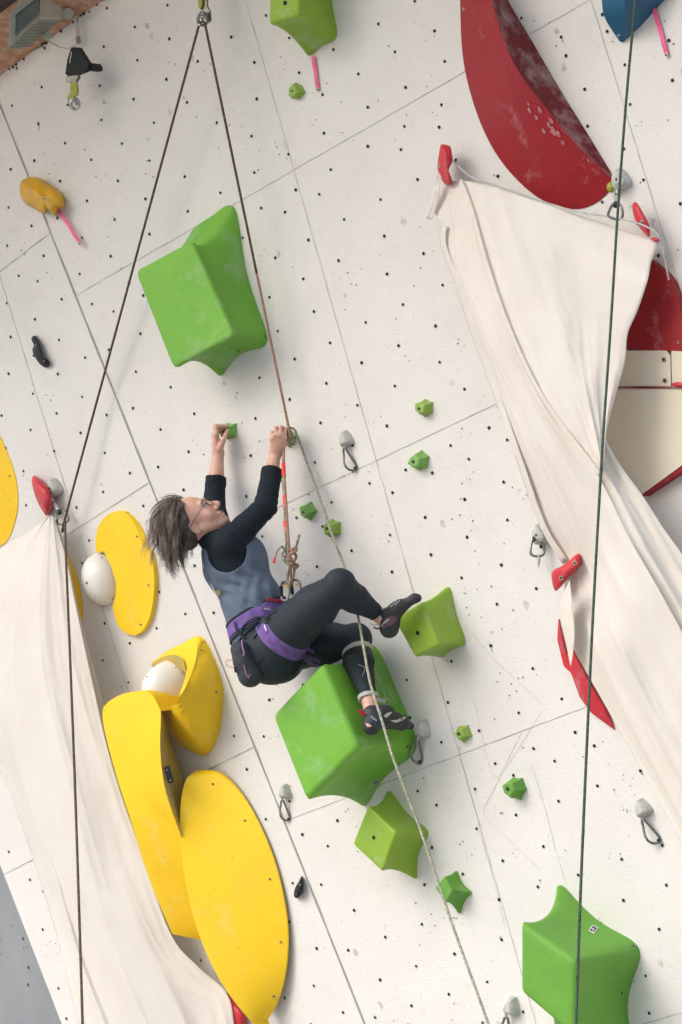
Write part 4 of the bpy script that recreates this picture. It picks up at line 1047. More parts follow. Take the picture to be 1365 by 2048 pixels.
cloth('left_band', rc, [
    [(882, 360, .04), (872, 392, .05), (870, 425, .06), (884, 450, .07), (882, 490, .07), (905, 552, .08), (935, 645, .10), (968, 735, .10), (992, 800, .11), (1032, 915, .12), (1080, 1050, .08), (1128, 1130, .04), (1128, 1210, .05), (1140, 1280, .08), (1172, 1342, .08), (1205, 1400, .08), (1250, 1480, .08), (1326, 1611, .08), (1366, 1684, .08), (1460, 1850, .08)],
    [(905, 362, .06), (910, 440, .09), (925, 540, .15), (970, 660, .19), (1020, 780, .20), (1075, 900, .20), (1140, 1040, .16), (1185, 1150, .13), (1235, 1280, .20), (1300, 1410, .18), (1400, 1600, .16), (1500, 1760, .16)],
    [(926, 360, .08), (948, 420, .13), (978, 530, .20), (1020, 650, .24), (1075, 770, .26), (1135, 862, .26), (1180, 922, .26), (1215, 985, .25), (1262, 1080, .24), (1330, 1200, .22), (1420, 1360, .20), (1540, 1560, .18)]],
    150, 30, [(4, .003, .026, .25, .0), (10, .001, .006, .1, .05)], seed=5)
cloth('right_band', rc, [
    [(1196, 880, .24), (1198, 930, .25), (1215, 985, .245), (1262, 1080, .24), (1330, 1200, .22), (1420, 1360, .20), (1540, 1560, .18)],
    [(1206, 850, .22), (1215, 885, .22), (1248, 940, .20), (1285, 990, .18), (1330, 1060, .16), (1367, 1112, .15), (1440, 1225, .14), (1560, 1400, .14)]],
    70, 22, [(2.2, .004, .03, .6, .1)], seed=6)
cloth('hem_band', rc, [
    [(883, 452, .074), (881, 490, .074), (904, 552, .084), (934, 645, .104), (967, 735, .104), (991, 800, .114), (1031, 915, .124), (1079, 1050, .09), (1126, 1128, .05)],
    [(894, 452, .10), (893, 490, .10), (916, 552, .11), (946, 645, .13), (980, 735, .13), (1004, 800, .14), (1044, 915, .15), (1092, 1050, .11), (1136, 1120, .07)]],
    60, 4, [(1, .001, .003, 0, 0)], seed=12, label='folded hem along the left edge')
b = MB(); b.tube(spline([W(x-2, y, d+.012) for x, y, d in diagU], 6), .0065, 8)
b.build('rolled_fold', M['cloth'], rc)['label'] = 'long rolled fold down to the twisted point'
cloth('corner_tail', rc, [[(876, 348, .09), (870, 372, .09), (862, 405, .08), (853, 437, .07)], [(884, 348, .09), (880, 376, .09), (876, 405, .08), (864, 440, .07)]], 14, 4, [(1, .002, .004, 0, 0)], seed=7, label='narrow twisted tail at the top left corner')
cloth('corner_fold', rc, [[(1119, 1206, .12), (1121, 1240, .11), (1133, 1290, .11), (1141, 1332, .11)], [(1140, 1160, .20), (1146, 1220, .19), (1150, 1270, .17), (1143, 1332, .12)]], 24, 6, [(1, .003, .003, 0, 0)], seed=8, label='white torn flap crossing the red blade')
b = MB(); b.tube(spline([W(908, 322, .06), W(940, 352, .10), W(1000, 374, .10), (W(1070, 398, .10)), W(1150, 422, .13), W(1232, 436, .12), W(1290, 452, .11), W(1320, 478, .10), W(1338, 560, .05)], 6), .0035, 8)
tag(b.build('hanging_cord', M['cap'], None), 'thin grey cord along the top hem of the right cloth', 'cord')

# ------------------------------------------------------------------ the climber
import openvdb
class Field:
    """signed distance field sampled on a grid, turned into one continuous skin"""
    def __init__(s, lo, hi, hh):
        s.h = hh; s.lo = np.array(lo); s.n = np.ceil((np.array(hi)-s.lo)/hh).astype(int)+1
        s.a = np.full(s.n, .05, np.float32)
    def block(s, lo, hi):
        i0 = np.clip(np.floor((lo-s.lo)/s.h).astype(int), 0, s.n-1); i1 = np.clip(np.ceil((hi-s.lo)/s.h).astype(int)+1, 1, s.n)
        if (i1 <= i0).any(): return None
        g_ = np.meshgrid(*[s.lo[c_]+s.h*np.arange(i0[c_], i1[c_], dtype=np.float32) for c_ in range(3)], indexing='ij', sparse=False)
        return tuple(slice(i0[c_], i1[c_]) for c_ in range(3)), np.stack(g_, -1).astype(np.float32)
    def put(s, fn, lo, hi, k=.01, op='u'):
        r_ = s.block(np.array(lo), np.array(hi))
        if r_ is None: return
        sl, P_ = r_; d = fn(P_).astype(np.float32); a = s.a[sl]
        if op == 'u':
            hh_ = np.clip(.5+.5*(a-d)/k, 0, 1); s.a[sl] = a*(1-hh_)+d*hh_-k*hh_*(1-hh_)
        elif op == 's':
            s.a[sl] = np.maximum(a, -d)
    def cap(s, a, b, ra, rb, k=.012, flat=None, op='u'):
        a = np.array(a, float); b = np.array(b, float); ab = b-a; L2 = max(ab@ab, 1e-9); mx = max(ra, rb)*(1.6 if flat is not None else 1)+.03
        def fn(P_):
            q_ = P_-a.astype(np.float32); t_ = np.clip((q_@ab.astype(np.float32))/L2, 0, 1); e = q_-t_[..., None]*ab.astype(np.float32)
            if flat is not None:
                ax, f_ = flat; ax = np.array(ax, np.float32); c_ = e@ax; e = e-c_[..., None]*ax*(1-1/f_)
            tt = t_*t_*(3-2*t_); return np.sqrt((e*e).sum(-1))-(ra+(rb-ra)*tt)
        s.put(fn, np.minimum(a, b)-mx, np.maximum(a, b)+mx, k, op)
    def ell(s, c_, r_, A=None, k=.012, op='u'):
        c_ = np.array(c_, np.float32); A = np.eye(3) if A is None else np.array(A); r_ = np.array(r_, np.float32); mx = r_.max()+.03
        def fn(P_):
            q_ = (P_-c_)@A.T.astype(np.float32); k0 = np.sqrt(((q_/r_)**2).sum(-1)); k1 = np.sqrt(((q_/r_**2)**2).sum(-1))+1e-6; return k0*(k0-1)/k1
        s.put(fn, c_-mx, c_+mx, k, op)
    def limit(s, p, nrm):
        """keep only the side the normal points away from"""
        nrm = np.array(nrm, float); nrm /= np.linalg.norm(nrm)
        r_ = s.block(s.lo, s.lo+s.n*s.h); s.a = np.maximum(s.a, ((r_[1]-np.array(p, np.float32))@nrm.astype(np.float32)))
    def skin(s, name, m, parent, off=0., sm=2):
        g_ = openvdb.FloatGrid(); g_.background = .05; a = np.array(s.a); a[0] = a[-1] = .05; a[:, 0] = a[:, -1] = .05; a[:, :, 0] = a[:, :, -1] = .05
        g_.copyFromArray(a); p_, q_ = g_.convertToQuads(isovalue=off)
        p_ = p_.astype(np.float64)
        # relax the voxel steps
        nb = np.zeros_like(p_); ct = np.zeros(len(p_)); E_ = np.vstack([q_[:, [0, 1]], q_[:, [1, 2]], q_[:, [2, 3]], q_[:, [3, 0]]])
        for _ in range(sm):
            nb[:] = 0; ct[:] = 0
            np.add.at(nb, E_[:, 0], p_[E_[:, 1]]); np.add.at(nb, E_[:, 1], p_[E_[:, 0]]); np.add.at(ct, E_[:, 0], 1); np.add.at(ct, E_[:, 1], 1)
            p_ = .5*p_+.5*nb/np.maximum(ct, 1)[:, None]
        return mesh(name, s.lo+p_*s.h, q_, m, parent, ang=0)
M['skin'] = mat('skin', (.66, .40, .31), .5, (.58, .31, .235), 35, .3, .7, bump=.2, bscale=90)
M['shirt'] = mat('black_shirt_fabric', (.010, .017, .024), .85, (.016, .024, .032), 60, bump=.4, bscale=500, spec=.2)
M['vest'] = mat('slate_blue_fabric', (.135, .17, .235), .85, (.11, .145, .205), 18, bump=.4, bscale=500, spec=.15)
M['legging'] = mat('black_stretch_fabric', (.019, .028, .035), .7, (.024, .034, .043), 30, bump=.2, bscale=600, spec=.25)
M['purple'] = mat('purple_webbing', (.20, .12, .36), .75, (.125, .075, .25), 35, bump=.4, bscale=300, spec=.2)
M['hair'] = mat('greying_brown_hair', (.115, .080, .060), .55, (.34, .285, .25), 60, .36, .64, stretch=(1, 1, .15))
M['hair_inner'] = mat('dark_hair', (.05, .038, .031), .8, (.11, .09, .08), 90, stretch=(1, 1, .15))
M['shoe'] = mat('black_shoe_leather', (.016, .019, .023), .6, (.03, .034, .04), 40, bump=.3, bscale=150)
M['shoe_blue'] = mat('navy_shoe_leather', (.02, .05, .085), .6, (.015, .035, .06), 40)
M['shoe_plum'] = mat('plum_shoe_leather', (.13, .06, .10), .6, (.10, .045, .075), 40)
M['cream_strap'] = mat('pale_strap', (.55, .54, .48), .8)
M['bag'] = mat('chalk_bag_fabric', (.022, .030, .038), .85, (.04, .05, .06), 60, bump=.6, bscale=250)
M['tag_pink'] = mat('mauve_cord', (.42, .18, .38), .7)
M['lip'] = mat('lip', (.42, .13, .12), .5); M['eyewhite'] = mat('eye_white', (.6, .55, .5), .2); M['iris'] = mat('eye_dark', (.02, .015, .012), .2)
M['brass'] = mat('brass', (.55, .42, .16), .35, metal=.7)
J = lambda x, y, z: Cz(x, y, z)
climber = empty('person', J(540, 1290, 12.45), 'climber in slate vest, black leggings and purple harness, hanging from two green holds', 'person')
PC = climber
# joints (pixel x, pixel y, distance from the camera)
j = dict(nb=J(432, 1082, 12.57), sR=J(455, 1090, 12.43), sL=J(438, 1072, 12.72), eR=J(531, 1014, 12.55), wR=J(551, 908, 12.665), eL=J(428, 1010, 12.90), wL=J(437, 907, 12.965),
         ch=J(467, 1128, 12.54), wa=J(506, 1206, 12.48), pv=J(532, 1282, 12.46), hR=J(568, 1270, 12.33), hL=J(566, 1296, 12.58), kR=J(680, 1170, 12.00), aR=J(758, 1229, 12.13),
         kL=J(712, 1278, 12.36), aL=J(740, 1404, 12.17))
# head frame
def c2w(a): return dir2w(np.array(a, float))
Fh = c2w((.57, -.80, -.16)); Fh /= np.linalg.norm(Fh)
Uh = c2w((-.81, -.58, -.02)); Uh -= (Uh@Fh)*Fh; Uh /= np.linalg.norm(Uh)
Rh = np.cross(Fh, Uh); Rh /= np.linalg.norm(Rh)
if Rh@FWD > 0: Rh = -Rh
HC = J(392, 1040, 12.52)
H = lambda r_, f_, u_: HC+r_*Rh+f_*Fh+u_*Uh
HA = np.array([Rh, Fh, Uh])
def torso(F, o=0., k=.04):
    F.cap(j['ch'], j['wa'], .112+o, .104+o, k, flat=(FWD, 1.22))
    F.cap(J(452, 1100, 12.56), j['ch'], .085+o, .110+o, k, flat=(FWD, 1.4))
    F.cap(j['wa'], j['pv'], .108+o, .124+o, k, flat=(FWD, 1.25))
    F.ell(J(497, 1122, 12.52), (.062+o, .062+o, .10+o), None, k)      # chest
def hips(F, o=0., k=.03):
    F.ell(J(543, 1306, 12.38), [.130+o]*3, None, k); F.ell(J(556, 1312, 12.62), [.115+o]*3, None, k)
    F.cap(j['wa']*.4+j['pv']*.6, j['pv'], .115+o, .120+o, k, flat=(FWD, 1.25))
def legs(F, o=0., k=.022):
    for s_, (h_, kn, an_) in dict(R=(j['hR'], j['kR'], j['aR']), L=(j['hL'], j['kL'], j['aL'])).items():
        F.cap(h_, h_*.45+kn*.55, .104+o, .086+o, k); F.cap(h_*.45+kn*.55, kn, .086+o, .057+o, k)
        F.ell(kn+(kn-(h_+an_)/2)*.03, [.056+o]*3, None, k)
        md = kn*.62+an_*.38; bk = (md-(h_*.3+md*.7)); bulge = (h_-kn); bulge = bulge/np.linalg.norm(bulge)
        md = md+bulge*.012
        F.cap(kn, md, .052+o, .054+o, k); F.cap(md, an_, .053+o, .031+o, k)
def arms(F, o=0., k=.016, cuff=False):
    F.cap(J(446, 1094, 12.50), j['sR'], .070+o, .066+o, .03); F.cap(J(440, 1085, 12.63), j['sL'], .07+o, .060+o, .03)
    for s_, (sh, el, wr) in dict(R=(j['sR'], j['eR'], j['wR']), L=(j['sL'], j['eL'], j['wL'])).items():
        F.cap(sh, el, .057+o, .043+o, k); md = el*.72+wr*.28
        F.cap(el, md, .041+o, .041+o, k); F.cap(md, wr, .041+o, .0255+o, k)
BB = lambda pts, m_: (np.min(pts, 0)-m_, np.max(pts, 0)+m_)
allp = list(j.values())+[J(440, 850, 12.95), J(575, 855, 12.7), J(840, 1195, 12.08), J(828, 1455, 12.25), J(775, 1275, 12.1), J(745, 1470, 12.1), HC+.15, HC-.15]
lo, hi = BB(np.array(allp), .16)
B = Field(lo, hi, .0036)
torso(B); hips(B); legs(B); arms(B)
# neck and head
B.cap(H(0, -.02, -.05), j['nb'], .054, .062, .03)
B.ell(H(0, -.015, .033), (.076, .095, .084), HA, .02)
B.ell(H(0, .032, -.018), (.062, .060, .088), HA, .02)
B.cap(H(0, .035, -.075), H(0, .072, -.100), .032, .020, .015)
for s_ in (1, -1):
    B.cap(H(.052*s_, -.005, -.045), H(.022*s_, .058, -.095), .019, .018, .018)
    B.ell(H(.038*s_, .058, -.034), (.026, .024, .030), HA, .014)
    B.ell(H(.031*s_, .094, .001), (.016, .012, .012), HA, .006, 's')
    B.cap(H(.012*s_, .097, -.043), H(.010*s_, .094, -.040), .0085, .008, .005)
    B.ell(H(.076*s_, -.018, -.020), (.008, .018, .031), HA, .006)
    B.ell(H(.086*s_, -.013, -.016), (.007, .010, .018), HA, .004, 's')
B.cap(H(-.036, .078, .020), H(.036, .078, .020), .013, .013, .012)
B.cap(H(0, .086, .004), H(0, .110, -.034), .0085, .0125, .008)
B.ell(H(0, .110, -.037), (.012, .012, .011), HA, .006)
B.cap(H(-.020, .086, -.065), H(.020, .086, -.065), .008, .008, .006); B.cap(H(-.016, .085, -.079), H(.016, .085, -.079), .009, .009, .006)
# hands: palm, four bent fingers and a thumb each
def hand(F, wr, palm, fing, thumb):
    for p in palm: F.cap(wr, p, .0225, .0125, .010)
    for i in range(len(palm)-1): F.cap(palm[i], palm[i+1], .0115, .0115, .006)
    for (a, b, c_, r_) in fing: F.cap(a, b, r_*1.1, r_*1.02, .003); F.cap(b, (b+c_)/2, r_*1.02, r_*.95, .003); F.cap((b+c_)/2, c_, r_*.95, r_*.82, .003)
    for a, b, ra_, rb_ in thumb: F.cap(a, b, ra_, rb_, .006)
mR = [J(569, 876, 12.625), J(561, 869, 12.620), J(552, 869, 12.625), J(545, 877, 12.635)]
hand(B, j['wR'], mR,
     [(mR[0], J(571, 861, 12.655), J(580, 866, 12.715), .0085), (mR[1], J(562, 854, 12.655), J(574, 859, 12.735), .0088), (mR[2], J(552, 855, 12.665), J(565, 861, 12.745), .0085), (mR[3], J(544, 865, 12.675), J(556, 868, 12.745), .0075)],
     [(J(562, 897, 12.65), J(571, 886, 12.66), .0145, .0115), (J(571, 886, 12.66), J(577, 876, 12.695), .0110, .0088)])
mL = [J(433, 868, 12.925), J(430, 869, 12.945), J(429, 872, 12.965), J(430, 877, 12.985)]
hand(B, j['wL'], mL,
     [(mL[0], J(433, 852, 12.925), J(456, 852, 12.965), .0088), (mL[1], J(431, 851, 12.945), J(455, 856, 12.980), .0088), (mL[2], J(430, 855, 12.965), J(453, 862, 12.990), .0085), (mL[3], J(430, 862, 12.985), J(451, 868, 12.995), .0075)],
     [(J(441, 896, 12.935), J(448, 878, 12.92), .0150, .0115), (J(448, 878, 12.92), J(455, 861, 12.945), .0112, .0088)])
# bare feet inside the shoes
B.cap(j['aR'], J(776, 1250, 12.12), .030, .030, .012); B.cap(J(772, 1240, 12.12), J(830, 1198, 12.07), .028, .012, .012)
B.cap(j['aL'], J(745, 1446, 12.11), .030, .028, .012); B.cap(J(750, 1435, 12.12), J(820, 1449, 12.25), .028, .010, .012)
B.skin('body', M['skin'], PC)

# black long-sleeved shirt
cR = j['eR']*.30+j['wR']*.70; cL = j['eL']*.46+j['wL']*.54
lo2, hi2 = BB(np.array([j['sR'], j['sL'], j['eR'], j['eL'], cR, cL, j['wa'], j['ch']]), .17)
Fs = Field(lo2, hi2, .0042)
torso(Fs, .002); Fs.cap(j['nb'], H(0, -.02, -.085), .064, .058, .02)
Fs.cap(J(446, 1094, 12.50), j['sR'], .074, .070, .03); Fs.cap(J(440, 1085, 12.63), j['sL'], .074, .064, .03)
for (sh, el, wr, cu) in ((j['sR'], j['eR'], j['wR'], cR), (j['sL'], j['eL'], j['wL'], cL)):
    Fs.cap(sh, el, .063, .050, .02); Fs.cap(el, cu, .049, .043, .012)
    ax_ = (wr-el)/np.linalg.norm(wr-el); Fs.cap(cu-ax_*.028, cu-ax_*.004, .0465, .0470, .004)
# cut the cuffs flat
def cut(F, p, nrm, rad):
    nrm = nrm/np.linalg.norm(nrm); r_ = F.block(p-rad, p+rad)
    if r_ is None: return
    sl, P_ = r_; q_ = P_-p.astype(np.float32); d_ = q_@nrm.astype(np.float32); e = np.sqrt(np.maximum((q_*q_).sum(-1)-d_*d_, 0))
    F.a[sl] = np.maximum(F.a[sl], -np.maximum(np.maximum(-d_, d_-.06), e-rad*.8))
cut(Fs, cR, j['wR']-j['eR'], .085); cut(Fs, cL, j['wL']-j['eL'], .085)
def wrinkle(F, c_, rad, dirv, freq, amp, ph=0.):
    r_ = F.block(c_-rad, c_+rad); sl, P_ = r_; q_ = P_-c_.astype(np.float32); dv = np.array(dirv)/np.linalg.norm(dirv)
    t_ = q_@dv.astype(np.float32); w_ = np.clip(1-np.sqrt((q_*q_).sum(-1))/rad, 0, 1)
    side = q_@np.cross(dv, FWD).astype(np.float32)
    F.a[sl] += (amp*w_*np.sin(freq*(t_+.25*side+.02*np.sin(side*40))+ph)).astype(np.float32)
wrinkle(Fs, j['eR'], .10, j['eR']-j['sR'], 150, .0045); wrinkle(Fs, j['sR']*.6+j['eR']*.4, .10, j['eR']-j['sR'], 90, .003)
wrinkle(Fs, cL, .09, j['wL']-j['eL'], 120, .003)
sh_ = Fs.skin('shirt', M['shirt'], PC); sh_['label'] = 'black long-sleeved shirt with sleeves pushed up'

# slate vest
lo3, hi3 = BB(np.array([j['nb'], j['wa'], j['pv'], j['ch'], J(500, 1120, 12.5)]), .22)
Fv = Field(lo3, hi3, .0042)
torso(Fv, .014); Fv.cap(J(438, 1082, 12.56), J(448, 1096, 12.56), .070, .085, .03, flat=(FWD, 1.3))
ax_t = (j['pv']-j['ch'])/np.linalg.norm(j['pv']-j['ch'])
Fv.cap(j['wa'], j['wa']*.40+j['pv']*.60, .120, .134, .02, flat=(FWD, 1.25))
for c_, dv, fr, am in ((J(500, 1165, 12.35), RGT*.93-DWN*.36, 85, .0048), (J(515, 1200, 12.35), RGT*.97-DWN*.22, 120, .004), (J(462, 1175, 12.38), RGT*.80-DWN*.6, 100, .004)):
    wrinkle(Fv, c_, .16, dv, fr, am)
Fv.ell(J(449, 1094, 12.40), (.088, .112, .110), np.array([RGT*.92-DWN*.38, RGT*.38+DWN*.92, FWD]), .01, 's')
Fv.ell(J(452, 1072, 12.76), (.10, .10, .12), None, .01, 's')
cut(Fv, j['nb']+(j['ch']-j['nb'])*.02, j['nb']-j['ch'], .2)
cutp = j['wa']*.24+j['pv']*.76
cut(Fv, cutp, ax_t+c2w((.10, -.25, 0)), .25)
vst = Fv.skin('vest', M['vest'], PC); vst['label'] = 'slate blue sleeveless top'

# leggings
lo4, hi4 = BB(np.array([j['wa'], j['pv'], j['hR'], j['hL'], j['kR'], j['kL'], j['aR'], j['aL'], J(540, 1300, 12.38), J(556, 1312, 12.62)]), .16)
Fl = Field(lo4, hi4, .0042)
hips(Fl, .004); legs(Fl, .004); Fl.cap(j['wa']*.35+j['pv']*.65, j['pv'], .118, .124, .03, flat=(FWD, 1.25))
cut(Fl, j['kR']*.06+j['aR']*.94, j['aR']-j['kR'], .07); cut(Fl, j['kL']*.08+j['aL']*.92, j['aL']-j['kL'], .07)
wrinkle(Fl, j['kR']*.8+j['aR']*.2, .10, j['aR']-j['kR'], 120, .0035); wrinkle(Fl, J(625, 1300, 12.4), .12, j['kR']-j['hR'], 130, .004); wrinkle(Fl, j['aR']*.85+j['kR']*.15, .06, j['aR']-j['kR'], 190, .003); wrinkle(Fl, j['kL']*.7+j['hL']*.3, .11, j['kL']-j['hL'], 100, .0035); wrinkle(Fl, j['hR'], .15, j['kR']-j['hR'], 60, .002)
Fl.skin('leggings', M['legging'], PC)

# harness: belt and leg loops follow the body, a little proud of the cloth
def band(name, base, pt, nrm, half, off, m, box_pts, label=None, lean=0., lo_=None, inner=.006):
    l_, h_ = BB(np.array(box_pts), .17); F = Field(l_, h_, .0036); base(F, off)
    nrm = np.array(nrm)/np.linalg.norm(nrm); r_ = F.block(F.lo, F.lo+F.n*F.h); sl, P_ = r_
    d_ = (P_-np.array(pt, np.float32))@nrm.astype(np.float32); hw = half
    if lean:
        ax, am = lean; hw = half+am*((P_-np.array(pt, np.float32))@np.array(ax, np.float32))
    t_ = np.abs(d_)-hw
    body_ = F.a[sl]; shell = np.maximum(body_, -(body_+inner+.004)); F.a[sl] = np.maximum(shell, t_)
    o = F.skin(name, m, PC if lo_ is None else lo_, sm=2)
    if label: o['label'] = label
    return o
def onlylegR(F, o):
    h_, kn = j['hR'], j['kR']; F.cap(h_*1.25-kn*.25, h_*.45+kn*.55, .110+o, .086+o, .02); F.ell(J(543, 1306, 12.38), [.130+o]*3, None, .03)
def onlylegL(F, o):
    h_, kn = j['hL'], j['kL']; F.cap(h_, h_*.45+kn*.55, .104+o, .086+o, .02)
band('leg_loop', onlylegR, J(571, 1280, 12.30), (j['kR']-j['hR'])+c2w((.0, -.10, .16)), .034, .010, M['purple'], [J(560, 1280, 12.3), J(600, 1310, 12.3)])
band('leg_loop', onlylegL, J(636, 1290, 12.46), j['kL']-j['hL'], .034, .010, M['purple'], [J(636, 1290, 12.46)])
def belt(F, o):
    torso(F, o+.010); hips(F, o)
bp_ = J(517, 1240, 12.47); bn_ = ax_t+c2w((.12, .10, 0))
band('waist_belt', belt, bp_, bn_, .026, .012, M['purple'], [bp_], inner=.004)
band('belt_edge', belt, bp_+ax_t*.034, bn_, .006, .014, M['rubber'], [bp_], inner=.004)
band('belt_edge', belt, bp_-ax_t*.032, bn_, .005, .014, M['rubber'], [bp_], inner=.004)
# red top edge of the belt at the belly, straps and gear loops
def tubep(name, m, pts, r_, parent=PC, k=6, label=None, sp=6):
    P_ = spline(np.array(pts), sp) if len(pts) > 2 else np.array(pts)
    V, F = tube_vf(P_, r_, k); o = mesh(name, V, F, m, parent, ang=0)
    if label: o['label'] = label
    return o
def ribbon(name, m, pts, w_, parent=PC, label=None, th=.002):
    P_ = spline(np.array(pts), 5) if len(pts) > 2 else np.array(pts); V = []; F = []
    tg = np.gradient(P_, axis=0)
    for i, p in enumerate(P_):
        t_ = tg[i]/np.linalg.norm(tg[i]); s_ = np.cross(t_, EYE-p); s_ /= np.linalg.norm(s_); o_ = np.cross(s_, t_)*th
        if o_@(EYE-p) < 0: o_ = -o_
        V += [p-s_*w_+o_, p+s_*w_+o_, p+s_*w_-o_, p-s_*w_-o_]
        if i:
            a = 4*(i-1); F += [(a+q_, a+(q_+1) % 4, a+4+(q_+1) % 4, a+4+q_) for q_ in range(4)]
    e = 4*(len(P_)-1); F += [(0, 1, 2, 3), (e, e+1, e+2, e+3)]
    o = mesh(name, V, F, m, parent, ang=30)
    if label: o['label'] = label
    return o
clothes = [o for o in PC.children]
def on_body(pts, lift=.006): return [p for p in drop_on(clothes, pts, lift) if p is not None]
ribbon('belly_strap', M['red_hold'], on_body([(534, 1199), (545, 1199), (556, 1202), (563, 1206)], .010), .006)
ribbon('buckle_strap', M['webbing'], on_body([(529, 1217), (535, 1218), (541, 1218)], .016), .004, label='pale woven logo patch')
tubep('gear_loop', M['rubber'], on_body([(482, 1272), (486, 1255), (497, 1242), (512, 1235), (528, 1236), (540, 1230), (552, 1222)], .010), .0042)
tubep('gear_loop', M['rubber'], on_body([(470, 1243), (472, 1256), (480, 1268), (490, 1276)], .012), .0040)
tubep('tie_cord', M['shoe_blue'], on_body([(524, 1238), (519, 1250), (512, 1268), (507, 1276)], .006), .0035)
ribbon('loop_riser', M['rubber'], on_body([(525, 1238), (531, 1243), (540, 1236)], .014), .010)
ribbon('loop_patch', M['paper'], on_body([(529, 1250), (531, 1256), (533, 1262)], .012), .0028, label='small white mark on the leg loop')
tubep('leg_seam', M['rubber'], on_body([(511, 1331), (519, 1322), (527, 1311)], .003), .0014)
# shoe builder
def shoe(name, caps, cuts, m, label):
    pts = [p for a in caps for p in (a[0], a[1])]; l_, h_ = BB(np.array(pts), .07); F = Field(l_, h_, .0028)
    for (a, b, ra_, rb_) in caps: F.cap(a, b, ra_, rb_, .014)
    for (c_, r_) in cuts: F.ell(c_, [r_]*3 if np.isscalar(r_) else r_, None, .005, 's')
    o = F.skin(name, m, PC, sm=2); o['label'] = label; return o
sR = shoe('shoe', [(J(779, 1257, 12.11), J(781, 1247, 12.105), .040, .038), (J(780, 1248, 12.105), J(792, 1222, 12.09), .036, .030), (J(776, 1230, 12.10), J(800, 1212, 12.08), .030, .026), (J(792, 1220, 12.09), J(829, 1197, 12.07), .030, .0185), (J(829, 1197, 12.07), J(836, 1196, 12.065), .0185, .0165)],
          [(J(757, 1230, 12.05), (.030, .055, .030))], M['shoe'], 'black climbing shoe with plum heel panel')
sL = shoe('shoe', [(J(744, 1427, 12.125), J(745, 1446, 12.11), .0345, .035), (J(743, 1453, 12.10), J(746, 1443, 12.105), .036, .035), (J(744, 1430, 12.12), J(775, 1424, 12.14), .030, .029), (J(745, 1445, 12.10), J(768, 1432, 12.13), .032, .032), (J(762, 1425, 12.125), J(776, 1430, 12.15), .030, .030), (J(750, 1440, 12.11), J(790, 1440, 12.17), .035, .033), (J(768, 1440, 12.13), J(802, 1445, 12.20), .034, .031), (J(802, 1445, 12.20), J(822, 1452, 12.25), .030, .015)],
          [(J(744, 1404, 12.06), (.030, .045, .026))], M['shoe'], 'black and navy climbing shoe with pale stripes')
def patch(name, shell_, m, polyg, lift, parent, label=None):
    P_ = drop_on([shell_], polyg, lift)
    c_ = drop_on([shell_], [tuple(np.mean(polyg, 0))], lift)[0]
    if c_ is None: return None
    ok = [p for p in P_ if p is not None]
    if len(ok) < 3: return None
    V = [c_]+ok; k_ = len(ok); F = [(0, 1+i, 1+(i+1) % k_) for i in range(k_)]
    o = mesh(name, V, F, m, parent, ang=0)
    if label: o['label'] = label
    return o
def dense(poly, k_=24): return [tuple(p) for p in resample(np.array(poly, float), k_, closed=True)]
patch('heel_panel', sR, M['shoe_plum'], dense([(762, 1248), (770, 1240), (782, 1232), (793, 1230), (794, 1240), (787, 1249), (775, 1253), (765, 1258)]), .003, sR)
patch('heel_panel', sL, M['shoe_blue'], dense([(737, 1430), (748, 1430), (757, 1426), (766, 1420), (764, 1436), (766, 1450), (754, 1456), (744, 1446), (733, 1442)]), .003, sL)
patch('side_opening', sL, M['skin'], dense([(731, 1447), (736, 1446), (744, 1451), (742, 1454), (735, 1454)], 16), .0045, sL)
patch('pale_stripe', sL, M['cream_strap'], dense([(768, 1432), (774, 1426), (786, 1423), (782, 1428), (773, 1436)], 16), .003, sL)
patch('pale_stripe', sL, M['cream_strap'], dense([(781, 1441), (795, 1440), (805, 1433), (816, 1434), (802, 1442), (792, 1446)], 16), .003, sL)
ribbon('heel_tab', M['red_hold'], [J(717, 1421, 12.08), J(724, 1425, 12.085), J(731, 1430, 12.09)], .0075, sL, 'red pull tab')
for x0, y0, x1, y1 in ((768, 1214, 776, 1206), (774, 1216, 786, 1204), (782, 1214, 794, 1201), (790, 1211, 800, 1200)):
    q_ = drop_on([sR], [(x0, y0), ((x0+x1)/2, (y0+y1)/2), (x1, y1)], .003); q_ = [p for p in q_ if p is not None]
    if len(q_) > 1: tubep('lace', M['webbing'], q_, .0017, sR)
tubep('pull_loop', M['webbing'], [J(740, 1247, 12.08), J(748, 1250, 12.07), J(757, 1250, 12.07)], .003, sR)
tubep('pull_loop', M['rubber'], [J(748, 1255, 12.09), J(756, 1257, 12.08), J(763, 1255, 12.08)], .0035, sR, label='teal-black pull loop')
# lettering printed on the shoe heels and the harness
def lettering(txt, a, b, hgt, m, parent, shell_=None, lift=.004, flip=False):
    cu = bpy.data.curves.new('lettering', 'FONT'); cu.body = txt; cu.size = 1; cu.align_x = 'CENTER'; cu.align_y = 'CENTER'
    to = bpy.data.objects.new('tmp_lettering', cu); C.objects.link(to); dg = bpy.context.evaluated_depsgraph_get()
    me = bpy.data.meshes.new_from_object(to.evaluated_get(dg)); bpy.data.objects.remove(to); bpy.data.curves.remove(cu)
    vv = np.array([x.co[:] for x in me.vertices]); w_ = vv[:, 0].max()-vv[:, 0].min()
    a = np.array(a, float); b = np.array(b, float); dirp = (b-a)/np.linalg.norm(b-a); up = np.array([dirp[1], -dirp[0]])
    px = [tuple((a+b)/2+dirp*(x/w_*np.linalg.norm(b-a))+up*(y*hgt)) for x, y, _ in vv]
    P_ = drop_on(shell_, px, lift)
    ok = all(p is not None for p in P_)
    if ok:
        mesh('lettering', P_, [tuple(p.vertices) for p in me.polygons], m, parent, smooth=False)
    bpy.data.meshes.remove(me)
lettering('SCARPA', (761, 1253), (779, 1238), 6.5, M['paper'], sR, [sR], .006)
